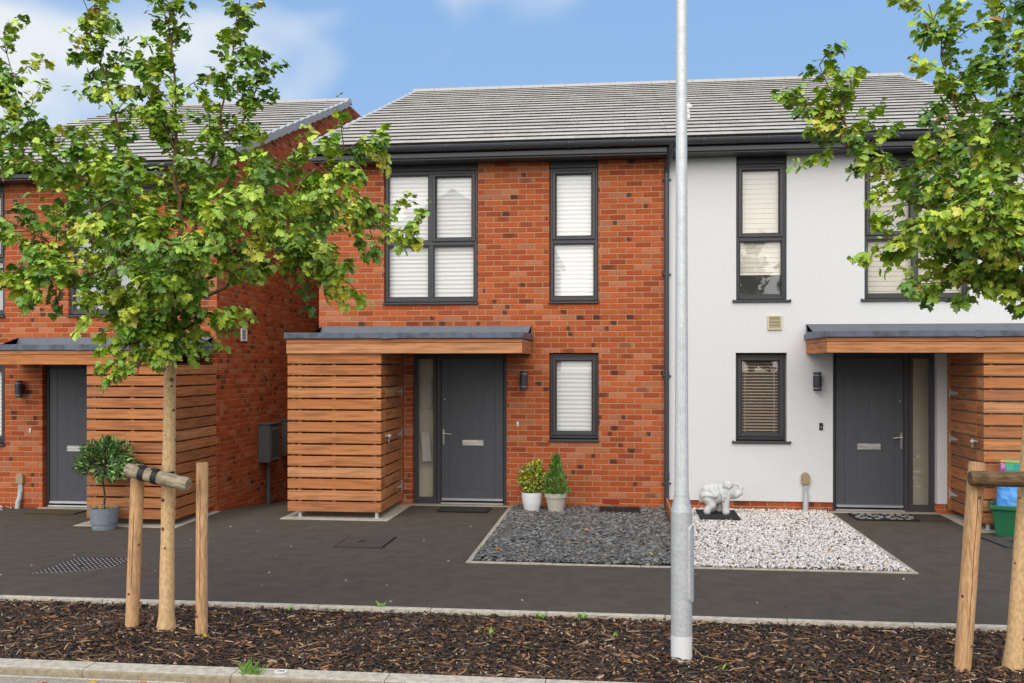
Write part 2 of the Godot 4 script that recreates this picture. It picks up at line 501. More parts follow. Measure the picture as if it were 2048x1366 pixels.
func make_ground() -> void:
	var prof := func(_x: float, z: float) -> float: return -1.4 + 1.26 * smoothstep(6.5, 7.2, z)
	setting("ground", sheet([-250.0, -60.0, -20.0, 0.0, 20.0, 60.0, 250.0], [-250.0, -60.0, -15.0, 0.0, 6.4, 6.6, 6.8, 7.0, 7.3, 13.0, 60.0, 250.0], prof), M.grass)
	setting("pavement", sheet(steps(-24.0, -9.0, 1.5) + steps(-8.8, -3.6, 0.2) + steps(-3.0, 24.0, 1.5), steps(-14.0, -1.0, 0.5) + steps(-0.8, 5.4, 0.2) + [5.425], ground_y), M.tarmac)
	setting("road", sheet([-40.0, 0.0, 40.0], [7.13, 10.0, 13.3], func(_x: float, _z: float) -> float: return -0.062), M.road)
	# path edging stones between the tarmac and the mulch
	var ed := MB.new()
	ed.mm(Vector3(-24, -0.16, 5.43), Vector3(24, -0.02, 5.47), 0.0)
	var edging := setting("path_edging", ed, M.concrete)
	for i in 22:
		var x0 := -9.72 + i * 0.915
		var m := MB.new()
		m.mm(Vector3(-0.455, -0.13, -0.026), Vector3(0.455, 0.014 + jit(0.002), 0.026), 0.004)
		var o := part("edging_stone", m, M.concrete, edging, Vector3(x0 + 0.4575, 0, 5.452 + jit(0.002)))
		o.rotation.y = jit(0.002)
	# kerb stones along the road
	var kb := MB.new()
	kb.mm(Vector3(-24, -0.3, 6.99), Vector3(24, -0.11, 7.1), 0.0)
	var kerb := setting("kerb", kb, M.concrete)
	for i in 20:
		var x0 := -3.41 + (i - 8) * 0.985
		var m := MB.new()
		var L := 0.4895
		var pr := [Vector2(6.968, -0.12), Vector2(6.968, 0.0), Vector2(7.096, -0.002), Vector2(7.112, -0.006), Vector2(7.122, -0.017), Vector2(7.134, -0.12)]
		var mid := Vector3(0, -0.06, 7.04)
		for k in pr.size():
			var A: Vector2 = pr[k]
			var B: Vector2 = pr[(k + 1) % pr.size()]
			var grime := Color(0.62, 0.57, 0.48) if k >= 3 and k <= 4 else Color.WHITE # road dirt on the face
			m.quado(Vector3(-L, A.y, A.x), Vector3(L, A.y, A.x), Vector3(L, B.y, B.x), Vector3(-L, B.y, B.x), mid, grime)
			for s in [-1.0, 1.0]:
				m.trio(Vector3(s * L, A.y, A.x), Vector3(s * L, B.y, B.x), Vector3(s * L, -0.06, 7.04), mid)
		part("kerb_stone", m, M.concrete, kerb, Vector3(x0 + 0.4925, jit(0.001), jit(0.002)))
	# mulch bed
	setting("mulch_bed", sheet(steps(-12.0, 12.0, 0.12), steps(5.475, 6.965, 0.1), mulch_y), M.soil)
	# bed edging stones round the two gravel beds
	var be := MB.new()
	be.mm(Vector3(-1.49, -0.1, 3.64), Vector3(2.74, -0.03, 3.66), 0.0)
	var bed := setting("bed_edging", be, M.concrete)
	var runs := [[Vector3(-1.475, 0, 0.02), Vector3(-1.475, 0, 3.62), 4], [Vector3(2.725, 0, 0.05), Vector3(2.725, 0, 3.62), 4], [Vector3(-1.505, 0, 3.65), Vector3(2.755, 0, 3.65), 5]]
	for r in runs:
		var d: Vector3 = (r[1] - r[0]) / r[2]
		for i in r[2]:
			var m := MB.new()
			var L := d.length() - 0.004
			m.cbox(Vector3.ZERO, Vector3(L, 0.14, 0.05), 0.004)
			var o := part("edging_stone", m, M.slab, bed, r[0] + d * (i + 0.5) + Vector3(0, -0.058 + jit(0.002), 0))
			o.rotation.y = -atan2(d.z, d.x)
	var sb := MB.new()
	sb.quad(Vector3(-1.45, 0.004, 3.625), Vector3(0.6, 0.004, 3.625), Vector3(0.6, 0.004, 0.0), Vector3(-1.45, 0.004, 0.0))
	setting("slate_bed_ground", sb, M.slate_base)
	var gb := MB.new()
	gb.quad(Vector3(0.64, 0.004, 3.625), Vector3(2.7, 0.004, 3.625), Vector3(2.7, 0.004, 0.0), Vector3(0.64, 0.004, 0.0))
	setting("gravel_bed_ground", gb, M.gravel_base)

func chip_mesh(flat: float, rough: float, n: int, sd: int) -> ArrayMesh:
	rng.seed = sd
	var m := MB.new()
	var top := []
	var bot := []
	for i in n:
		var a := TAU * (i + jit(0.28)) / n
		var r := 0.5 * (1.0 + jit(rough))
		top.append(Vector3(cos(a) * r * 0.86, flat * (0.5 + jit(0.15)), sin(a) * r * 0.86))
		bot.append(Vector3(cos(a) * r, -flat * 0.5, sin(a) * r))
	for i in n:
		var j := (i + 1) % n
		m.trio(Vector3(0, flat * 0.55, 0), top[i], top[j], Vector3.ZERO)
		m.quado(top[i], top[j], bot[j], bot[i], Vector3.ZERO)
	return m.mesh()

func pebble_mesh(sd: int) -> ArrayMesh:
	rng.seed = sd
	var m := MB.new()
	var s := SphereMesh.new()
	s.radius = 0.5
	s.height = 1.0
	s.radial_segments = 7
	s.rings = 4
	var a := s.get_mesh_arrays()
	var vv: PackedVector3Array = a[Mesh.ARRAY_VERTEX]
	var ii: PackedInt32Array = a[Mesh.ARRAY_INDEX]
	var f := FastNoiseLite.new()
	f.seed = sd
	f.frequency = 1.3
	for i in range(0, ii.size(), 3):
		var q := []
		for k in 3:
			var p := vv[ii[i + k]]
			q.append(p * (1.0 + 0.55 * f.get_noise_3dv(p)))
		if (q[1] - q[0]).cross(q[2] - q[0]).length() > 1e-6:
			m.trio(q[0], q[1], q[2], Vector3.ZERO)
	return m.mesh()

func spread_basis(tilt: float) -> Basis:
	return Basis(Vector3.UP, rng.randf() * TAU) * Basis(Vector3.RIGHT, jit(tilt)) * Basis(Vector3.BACK, jit(tilt))

func make_loose() -> void:
	# slate chippings
	var xf := []
	var col := []
	var me := chip_mesh(0.22, 0.3, 6, 11)
	rng.seed = 500
	var pal := [Color(0.1, 0.098, 0.092), Color(0.135, 0.134, 0.124), Color(0.062, 0.06, 0.057), Color(0.18, 0.178, 0.165), Color(0.12, 0.1, 0.085), Color(0.23, 0.225, 0.205)]
	for i in 10500:
		var x := rng.randf_range(-1.43, 0.585)
		var z := rng.randf_range(0.01, 3.61)
		var s := rng.randf_range(0.026, 0.062)
		var y := 0.014 + rng.randf() * 0.022
		var b := spread_basis(0.42).scaled_local(Vector3(s * rng.randf_range(0.8, 1.5), s * rng.randf_range(0.5, 1.0), s * rng.randf_range(0.55, 0.9)))
		xf.append(Transform3D(b, Vector3(x, y, z)))
		var k: Color = shade(pal[rng.randi() % 6], 0.25)
		if rng.randf() < 0.02:
			k = Color(0.24, 0.17, 0.1)
		col.append(k)
	var o := heap("slate_chippings", me, M.chip_slate, xf, col, self)
	o.set_meta("label", "dark grey slate chippings covering the bed before the brick wall")
	o.set_meta("category", "slate chippings")
	# pale gravel
	xf = []
	col = []
	me = pebble_mesh(5)
	rng.seed = 501
	var pale := [Color(0.8, 0.75, 0.7), Color(0.74, 0.66, 0.6), Color(0.84, 0.81, 0.78), Color(0.62, 0.57, 0.53), Color(0.78, 0.64, 0.53), Color(0.55, 0.54, 0.52)]
	for i in 26000:
		var x := rng.randf_range(0.65, 2.69)
		var z := rng.randf_range(0.01, 3.61)
		var s := rng.randf_range(0.013, 0.03)
		var y := 0.008 + rng.randf() * 0.022
		var b := spread_basis(3.0).scaled_local(Vector3(s, s * rng.randf_range(0.6, 0.9), s * rng.randf_range(0.7, 1.1)))
		xf.append(Transform3D(b, Vector3(x, y, z)))
		var k: Color = shade(pale[rng.randi() % 6], 0.12)
		var t := rng.randf()
		if t < 0.085:
			k = Color(0.1, 0.09, 0.085)
		elif t < 0.14:
			k = Color(0.3, 0.29, 0.28)
		elif t < 0.16:
			k = Color(0.62, 0.38, 0.2)
		col.append(k)
	for i in 500:
		var s := rng.randf_range(0.013, 0.03)
		xf.append(Transform3D(spread_basis(3.0).scaled_local(Vector3(s, s * 0.8, s)), Vector3(rng.randf_range(-10.6, -8.72), -0.13 + rng.randf() * 0.02, rng.randf_range(0.02, 1.4))))
		col.append(shade(pale[rng.randi() % 6], 0.12))
	o = heap("gravel", me, M.chip_stone, xf, col, self)
	o.set_meta("label", "pale pink and white gravel spread before the rendered wall")
	o.set_meta("category", "gravel")
	# bark mulch
	xf = []
	col = []
	me = chip_mesh(0.3, 0.34, 5, 31)
	rng.seed = 502
	var bark := [Color(0.042, 0.024, 0.014), Color(0.062, 0.031, 0.016), Color(0.028, 0.018, 0.012), Color(0.09, 0.042, 0.019), Color(0.048, 0.031, 0.021), Color(0.12, 0.055, 0.023), Color(0.066, 0.042, 0.027)]
	for i in 38000:
		var x := rng.randf_range(-5.6, 3.9)
		var z := rng.randf_range(5.49, 6.955)
		var s := rng.randf_range(0.012, 0.034)
		var b := spread_basis(0.5).scaled_local(Vector3(s * rng.randf_range(0.9, 1.8), s * rng.randf_range(0.4, 1.0), s * rng.randf_range(0.25, 0.7)))
		xf.append(Transform3D(b, Vector3(x, mulch_y(x, z) + 0.002 + rng.randf() * 0.02, z)))
		var k: Color = shade(bark[rng.randi() % 7], 0.3)
		var t := rng.randf()
		if t < 0.045:
			k = shade(Color(0.36, 0.17, 0.06), 0.3)
		elif t < 0.07:
			k = shade(Color(0.42, 0.3, 0.19), 0.25)
		elif t < 0.085:
			k = shade(Color(0.26, 0.09, 0.04), 0.25)
		col.append(k)
	for i in 420: # larger flakes
		var x := rng.randf_range(-5.6, 3.9)
		var z := rng.randf_range(5.52, 6.93)
		var s := rng.randf_range(0.04, 0.075)
		var b := spread_basis(0.35).scaled_local(Vector3(s * rng.randf_range(0.8, 1.5), s * 0.3, s * rng.randf_range(0.35, 0.7)))
		xf.append(Transform3D(b, Vector3(x, mulch_y(x, z) + 0.014 + rng.randf() * 0.012, z)))
		col.append(shade([Color(0.3, 0.13, 0.05), Color(0.1, 0.05, 0.028), Color(0.2, 0.1, 0.05), Color(0.4, 0.26, 0.15), Color(0.05, 0.03, 0.02), Color(0.075, 0.05, 0.04)][rng.randi() % 6], 0.3))
	for i in 260: # pale crumbs of stone
		var x := rng.randf_range(-5.6, 3.9)
		var z := rng.randf_range(5.5, 6.94)
		var s := rng.randf_range(0.008, 0.016)
		xf.append(Transform3D(spread_basis(0.6).scaled_local(Vector3(s, s * 1.6, s)), Vector3(x, mulch_y(x, z) + 0.022, z)))
		col.append(shade(Color(0.55, 0.47, 0.38), 0.25))
	for i in 1500: # longer splinters and sticks
		var x := rng.randf_range(-5.6, 3.9)
		var z := rng.randf_range(5.5, 6.94)
		var s := rng.randf_range(0.05, 0.12)
		var b := spread_basis(0.25).scaled_local(Vector3(s, 0.008, rng.randf_range(0.006, 0.014)))
		xf.append(Transform3D(b, Vector3(x, mulch_y(x, z) + 0.02 + rng.randf() * 0.008, z)))
		col.append(shade([Color(0.3, 0.15, 0.06), Color(0.14, 0.07, 0.035), Color(0.44, 0.29, 0.15), Color(0.06, 0.035, 0.022)][rng.randi() % 4], 0.3))
	o = heap("bark_mulch", me, M.chip_bark, xf, col, self)
	o.set_meta("label", "brown bark mulch filling the strip between path and kerb")
	o.set_meta("category", "mulch")

# ---------------------------------------------------------------- bricks and walls
var brick_meshes: Array = []
const BL := 0.2125
const BH := 0.063

func make_bricks() -> void:
	var base := [Color(0.58, 0.13, 0.043), Color(0.53, 0.113, 0.039), Color(0.6, 0.145, 0.05), Color(0.46, 0.098, 0.038), Color(0.58, 0.137, 0.046), Color(0.6, 0.205, 0.1)]
	for i in 36:
		rng.seed = 9000 + i
		var k: Color = shade(base[i % 6], 0.13)
		var dark := -1.0
		var wide := 0.0
		var deep := 0.0
		if i >= 26 and i < 32: # a burnt patch somewhere along the face
			dark = [0.14, 0.3, 0.78, 0.9, 0.55, 0.2][i - 26]
			wide = [0.24, 0.28, 0.27, 0.22, 0.18, 0.4][i - 26]
			deep = 0.82
		elif i >= 32: # a darker, plum toned brick
			dark = 0.3 + 0.4 * rng.randf()
			wide = 0.5
			deep = 0.55
		var m := MB.new()
		var nx := 12
		var x0 := -BL / 2 + 0.003
		var x1 := BL / 2 - 0.003
		var hy := BH / 2 - 0.003
		var f := FastNoiseLite.new()
		f.seed = i
		f.frequency = 9.0
		var cols := []
		var tops := []
		for a in nx + 1:
			var t := float(a) / nx
			var row := []
			for b in 3:
				var q := k
				var s := 1.0 + 0.16 * f.get_noise_2d(t * 2.0, b * 0.4)
				q = Color(q.r * s, q.g * s, q.b * s)
				if dark >= 0.0:
					var w := wide * (1.0 + 0.5 * f.get_noise_2d(b * 3.0, 7.0))
					var am := deep * (1.0 - smoothstep(w * 0.55, w, absf(t - dark) + (0.05 if b != 1 else 0.0)))
					q = q.lerp(Color(0.055, 0.038, 0.032) if deep > 0.7 else Color(0.15, 0.045, 0.03), am)
				row.append(q)
			cols.append(row)
			tops.append([lerpf(x0, x1, t), -hy + 0.0012 * f.get_noise_2d(t * 3.0, 20.0), hy + 0.0016 * f.get_noise_2d(t * 3.0, 40.0)])
		var nz := Vector3(0, 0, 1)
		for a in nx:
			var A = tops[a]
			var B = tops[a + 1]
			var r := [Vector3(A[0], A[1], 0), Vector3(A[0], 0, 0), Vector3(A[0], A[2], 0), Vector3(B[0], B[1], 0), Vector3(B[0], 0, 0), Vector3(B[0], B[2], 0)]
			var ca = cols[a]
			var cb = cols[a + 1]
			for h in 2:
				m.smooth(r[h], r[3 + h], r[4 + h], nz, nz, nz, ca[h], cb[h], cb[h + 1])
				m.smooth(r[h], r[4 + h], r[1 + h], nz, nz, nz, ca[h], cb[h + 1], ca[h + 1])
		var o := Vector3(0, 0, -0.05)
		for s in [-1.0, 1.0]:
			# top and bottom: a worn edge, then the bed face
			m.quado(Vector3(x0, s * hy, 0), Vector3(x1, s * hy, 0), Vector3(x1 + 0.003, s * BH / 2, -0.004), Vector3(x0 - 0.003, s * BH / 2, -0.004), o, cols[5][1])
			m.quado(Vector3(x0 - 0.003, s * BH / 2, -0.004), Vector3(x1 + 0.003, s * BH / 2, -0.004), Vector3(x1 + 0.003, s * BH / 2, -0.1), Vector3(x0 - 0.003, s * BH / 2, -0.1), o, cols[5][1])
			var e := 0 if s < 0 else nx
			m.quado(Vector3(s * x1, -hy, 0), Vector3(s * x1, hy, 0), Vector3(s * BL / 2, BH / 2, -0.004), Vector3(s * BL / 2, -BH / 2, -0.004), o, cols[e][1])
			m.quado(Vector3(s * BL / 2, -BH / 2, -0.004), Vector3(s * BL / 2, BH / 2, -0.004), Vector3(s * BL / 2, BH / 2, -0.1), Vector3(s * BL / 2, -BH / 2, -0.1), o, cols[e][1])
		brick_meshes.append(m.mesh())

# the places of the bricks of a wall w wide from course c0 to c1; holes = [x0, x1, y0, y1]; cut(y) gives the room along x
func lay(w: float, c0: int, c1: int, holes: Array, start := 0.0, room = null) -> Array:
	var out := []
	for c in range(c0, c1):
		var yb := c * 0.075
		var lo := start
		var hi := w
		if room != null:
			var r: Array = room.call(yb + 0.07)
			lo = maxf(lo, r[0])
			hi = minf(hi, r[1])
			if hi - lo < 0.05:
				continue
		var spans := [[lo, hi]]
		for h in holes:
			if yb + 0.01 >= h[2] - 0.02 and yb + 0.06 <= h[3] + 0.02:
				var nx := []
				for s in spans:
					if h[0] > s[0] + 0.02:
						nx.append([s[0], minf(s[1], h[0])])
					if h[1] < s[1] - 0.02:
						nx.append([maxf(s[0], h[1]), s[1]])
					if h[1] <= s[0] or h[0] >= s[1]:
						pass
				spans = nx
		for s in spans:
			var x: float = -0.225 + (0.1125 if c % 2 == 1 else 0.0)
			while x < s[1]:
				var a := maxf(x, s[0])
				var b := minf(x + BL + 0.0025, s[1])
				if b - a > 0.025:
					out.append([(a + b) * 0.5, yb + BH / 2 + 0.005, b - a])
				x += 0.225
	return out

func brick_kind() -> int:
	var t := rng.randf()
	if t < 0.085:
		return 26 + rng.randi() % 6
	if t < 0.14:
		return 32 + rng.randi() % 4
	return rng.randi() % 26

# bs maps (along, up, out) of the wall to the house; single = how many stand alone as parts, chosen by rank
func build_bricks(wall: Node3D, house: Node3D, list: Array, map: Callable, bs: Basis, single: int, rank: Callable) -> void:
	list.sort_custom(func(a, b): return rank.call(a) < rank.call(b))
	var st := SurfaceTool.new()
	st.begin(Mesh.PRIMITIVE_TRIANGLES)
	var joined := 0
	for i in list.size():
		var q = list[i]
		var p: Vector3 = map.call(q[0], q[1]) + bs * Vector3(0, jit(0.0012), jit(0.0015))
		var b := bs * Basis(Vector3.BACK, jit(0.006)) * Basis.from_scale(Vector3(q[2] / BL * (-1.0 if rng.randf() < 0.5 else 1.0) if false else q[2] / BL, 1, 1))
		var me: ArrayMesh = brick_meshes[brick_kind()]
		if i < single:
			var o := part("brick", me, M.brick, wall, p)
			o.basis = b
		else:
			st.append_from(me, 0, Transform3D(b, p))
			joined += 1
	if joined > 0:
		var o := part("brickwork", st.commit(), M.brick, house)
		o.set_meta("kind", "stuff")

# a slab with rectangular openings, as boxes that butt
func holed(m: MB, u0: float, u1: float, y0: float, y1: float, z0: float, z1: float, holes: Array, d: float) -> void:
	var us := [u0, u1]
	var ys := [y0, y1]
	for h in holes:
		for k in 2:
			us.append(clampf(h[k], u0, u1))
			ys.append(clampf(h[2 + k], y0, y1))
	us.sort()
	ys.sort()
	for i in us.size() - 1:
		var j := 0
		while j < ys.size() - 1:
			if us[i + 1] - us[i] < 0.001:
				break
			# merge upwards while free
			var free := func(jj: int) -> bool:
				var cu: float = (us[i] + us[i + 1]) * 0.5
				var cy: float = (ys[jj] + ys[jj + 1]) * 0.5
				for h in holes:
					if cu > h[0] and cu < h[1] and cy > h[2] and cy < h[3]:
						return false
				return true
			if not free.call(j):
				j += 1
				continue
			var k := j
			while k + 1 < ys.size() - 1 and free.call(k + 1):
				k += 1
			if ys[k + 1] - ys[j] > 0.001:
				m.mm(Vector3(d * us[i], ys[j], z0), Vector3(d * us[i + 1], ys[k + 1], z1), 0.0)
			j = k + 1

func grown(holes: Array, g: float) -> Array:
	var o := []
	for h in holes:
		o.append([h[0] - g, h[1] + g, h[2] - g, h[3] + g])
	return o

# ---------------------------------------------------------------- houses
const HW := 4.81
const WALL_TOP := 4.72
const PITCH := 0.3965
const EAVE_Z := 0.36
const EAVE_Y := 4.9
const RIDGE_Z := -6.42
var OPEN := [[0.933, 2.246, 2.775, 4.72], [3.235, 3.895, 2.775, 4.72], [3.235, 3.9, 0.9, 2.1], [1.336, 2.647, -0.3, 2.1]]

func box_part(called: String, parent: Node, d: float, u0: float, u1: float, y0: float, y1: float, z0: float, z1: float, m: Material, bev := 0.003) -> MeshInstance3D:
	var b := MB.new()
	b.cbox(Vector3.ZERO, Vector3(u1 - u0, y1 - y0, z1 - z0), bev)
	return part(called, b, m, parent, Vector3(d * (u0 + u1) * 0.5, (y0 + y1) * 0.5, (z0 + z1) * 0.5))

# one glazed light: sash = it opens and has a frame of its own
func glazing(fr: MB, win: Node3D, d: float, u0: float, u1: float, y0: float, y1: float, zf: float, sash: bool) -> void:
	var g := 0.0
	if sash:
		g = 0.05
		var z0 := zf - 0.03
		var z1 := zf + 0.018
		fr.mm(Vector3(d * (u0 + 0.002), y0 + 0.002, z0), Vector3(d * (u0 + g), y1 - 0.002, z1), 0.007)
		fr.mm(Vector3(d * (u1 - g), y0 + 0.002, z0), Vector3(d * (u1 - 0.002), y1 - 0.002, z1), 0.007)
		fr.mm(Vector3(d * (u0 + g - 0.004), y0 + 0.002, z0), Vector3(d * (u1 - g + 0.004), y0 + g, z1 - 0.001), 0.007)
		fr.mm(Vector3(d * (u0 + g - 0.004), y1 - g, z0), Vector3(d * (u1 - g + 0.004), y1 - 0.002, z1 - 0.001), 0.007)
	# glazing bead
	for e in [[u0 + g, u0 + g + 0.012, y0 + g, y1 - g], [u1 - g - 0.012, u1 - g, y0 + g, y1 - g], [u0 + g + 0.012, u1 - g - 0.012, y0 + g, y0 + g + 0.012], [u0 + g + 0.012, u1 - g - 0.012, y1 - g - 0.012, y1 - g]]:
		fr.mm(Vector3(d * e[0], e[2], zf - 0.028), Vector3(d * e[1], e[3], zf - 0.012), 0.004)
	var p := MB.new()
	var gm := g + 0.006
	p.cbox(Vector3.ZERO, Vector3(u1 - u0 - 2 * gm, y1 - y0 - 2 * gm, 0.02), 0.0)
	part("glass_pane", p, M.glass, win, Vector3(d * (u0 + u1) * 0.5, (y0 + y1) * 0.5, zf - 0.042))

func blind_mesh(w: float, y0: float, y1: float, kind: String) -> MB:
	var m := MB.new()
	if kind == "zebra":
		var y := y1
		var i := 0
		while y > y0 + 0.004:
			var h := 0.031 if i % 2 == 0 else 0.028
			var k := Color(0.92, 0.91, 0.87) if i % 2 == 0 else Color(0.7, 0.69, 0.645)
			m.plain(Vector3(0, y - minf(h, y - y0) * 0.5, 0.003 if i % 2 == 0 else -0.002), Vector3(w, minf(h, y - y0), 0.003), k)
			y -= h
			i += 1
	elif kind == "pleat":
		var y := y1
		while y > y0 + 0.004:
			var h := minf(0.066, y - y0)
			m.plain(Vector3(0, y - h * 0.5, 0), Vector3(w, h - 0.005, 0.004), Color(0.78, 0.72, 0.6), Basis(Vector3.RIGHT, 0.12))
			y -= h
		m.cbox(Vector3(0, y0 - 0.008, 0.002), Vector3(w, 0.02, 0.016), 0.003, Color(0.82, 0.78, 0.68))
	elif kind == "net": # hanging folds of grey net
		var x := -w * 0.5 + 0.012
		var i := 0
		while x < w * 0.5:
			m.plain(Vector3(x, (y0 + y1) * 0.5, 0), Vector3(0.026, y1 - y0, 0.003), Color(0.34, 0.36, 0.34), Basis(Vector3.UP, 0.6 if i % 2 == 0 else -0.6))
			x += 0.021
			i += 1
	else: # venetian, slats open
		var y := y1
		while y > y0:
			m.plain(Vector3(0, y, 0), Vector3(w, 0.004, 0.036), Color(0.5, 0.34, 0.22), Basis(Vector3.RIGHT, 0.35))
			y -= 0.041
		for s in [-0.3, 0.3]:
			m.plain(Vector3(s * w, (y0 + y1) * 0.5, 0.02), Vector3(0.006, y1 - y0, 0.002), Color(0.6, 0.5, 0.38))
	return m

func window(house: Node3D, d: float, h: Array, kind: String, set_back: float, blind: String, white: bool) -> void:
	var win := Node3D.new()
	win.name = "window"
	house.add_child(win, true)
	var u0: float = h[0] + 0.004
	var u1: float = h[1] - 0.004
	var y0: float = h[2] + 0.035
	var y1: float = h[3] - (0.1 if kind != "low" else 0.025)
	var zf := -set_back
	var fr := MB.new()
	var fw := 0.05
	var zb := zf - 0.07
	fr.mm(Vector3(d * u0, y0, zb), Vector3(d * (u0 + fw), y1, zf), 0.006)
	fr.mm(Vector3(d * (u1 - fw), y0, zb), Vector3(d * u1, y1, zf), 0.006)
	fr.mm(Vector3(d * (u0 + fw - 0.004), y0, zb), Vector3(d * (u1 - fw + 0.004), y0 + fw + 0.01, zf - 0.001), 0.006)
	fr.mm(Vector3(d * (u0 + fw - 0.004), y1 - fw, zb), Vector3(d * (u1 - fw + 0.004), y1, zf - 0.001), 0.006)
	var a := u0 + fw
	var b := u1 - fw
	var lo := y0 + fw + 0.01
	var hi := y1 - fw
	var ty := 3.625
	if kind != "low":
		fr.mm(Vector3(d * (a - 0.004), ty - 0.035, zb), Vector3(d * (b + 0.004), ty + 0.035, zf - 0.002), 0.006)
		# the dark panel between window head and soffit
		fr.mm(Vector3(d * (u0 - 0.001), y1 + 0.002, zf - 0.05), Vector3(d * (u1 + 0.001), h[3] + 0.02, zf + 0.012), 0.004)
	if kind == "big":
		var mu := (a + b) * 0.5
		fr.mm(Vector3(d * (mu - 0.035), lo - 0.004, zb), Vector3(d * (mu + 0.035), ty - 0.031, zf - 0.003), 0.006)
		fr.mm(Vector3(d * (mu - 0.035), ty + 0.031, zb), Vector3(d * (mu + 0.035), hi + 0.004, zf - 0.003), 0.006)
		glazing(fr, win, d, a, mu - 0.035, lo, ty - 0.035, zf, false)
		glazing(fr, win, d, mu + 0.035, b, lo, ty - 0.035, zf, false)
		glazing(fr, win, d, a, mu - 0.035, ty + 0.035, hi, zf, false)
		glazing(fr, win, d, mu + 0.015, b + 0.02, ty + 0.015, hi + 0.02, zf, true)
		# trickle vent
		fr.mm(Vector3(d * (mu + 0.11), hi - 0.005, zf), Vector3(d * (b - 0.08), hi + 0.012, zf + 0.026), 0.005)
	elif kind == "tall":
		glazing(fr, win, d, a, b, lo, ty - 0.035, zf, false)
		glazing(fr, win, d, a - 0.02, b + 0.02, ty + 0.015, hi + 0.02, zf, true)
		fr.mm(Vector3(d * (a + 0.07), hi - 0.005, zf), Vector3(d * (b - 0.07), hi + 0.012, zf + 0.026), 0.005)
	else:
		glazing(fr, win, d, a - 0.02, b + 0.02, lo - 0.02, hi + 0.02, zf, true)
	part("frame", fr, M.frame, win)
	var over := 0.045 if white else 0.012
	var s := MB.new()
	s.mm(Vector3(d * (h[0] - over), h[2] - 0.006, zf - 0.06), Vector3(d * (h[1] + over), h[2] + 0.024, 0.035), 0.006)
	if white:
		for e in [h[0] - over - 0.003, h[1] + over - 0.015]:
			s.mm(Vector3(d * e, h[2] - 0.01, 0.0), Vector3(d * (e + 0.018), h[2] + 0.032, 0.038), 0.004)
	part("sill", s, M.frame, win)
	var bw := u1 - u0 - 0.02
	var bot := y0 + 0.03
	if blind == "half":
		bot = 3.16
	var bm := blind_mesh(bw, bot, y1 + 0.01, blind if blind != "half" else "pleat")
	part("blind", bm, M.blind, win, Vector3(d * (u0 + u1) * 0.5, 0, zf - 0.085))

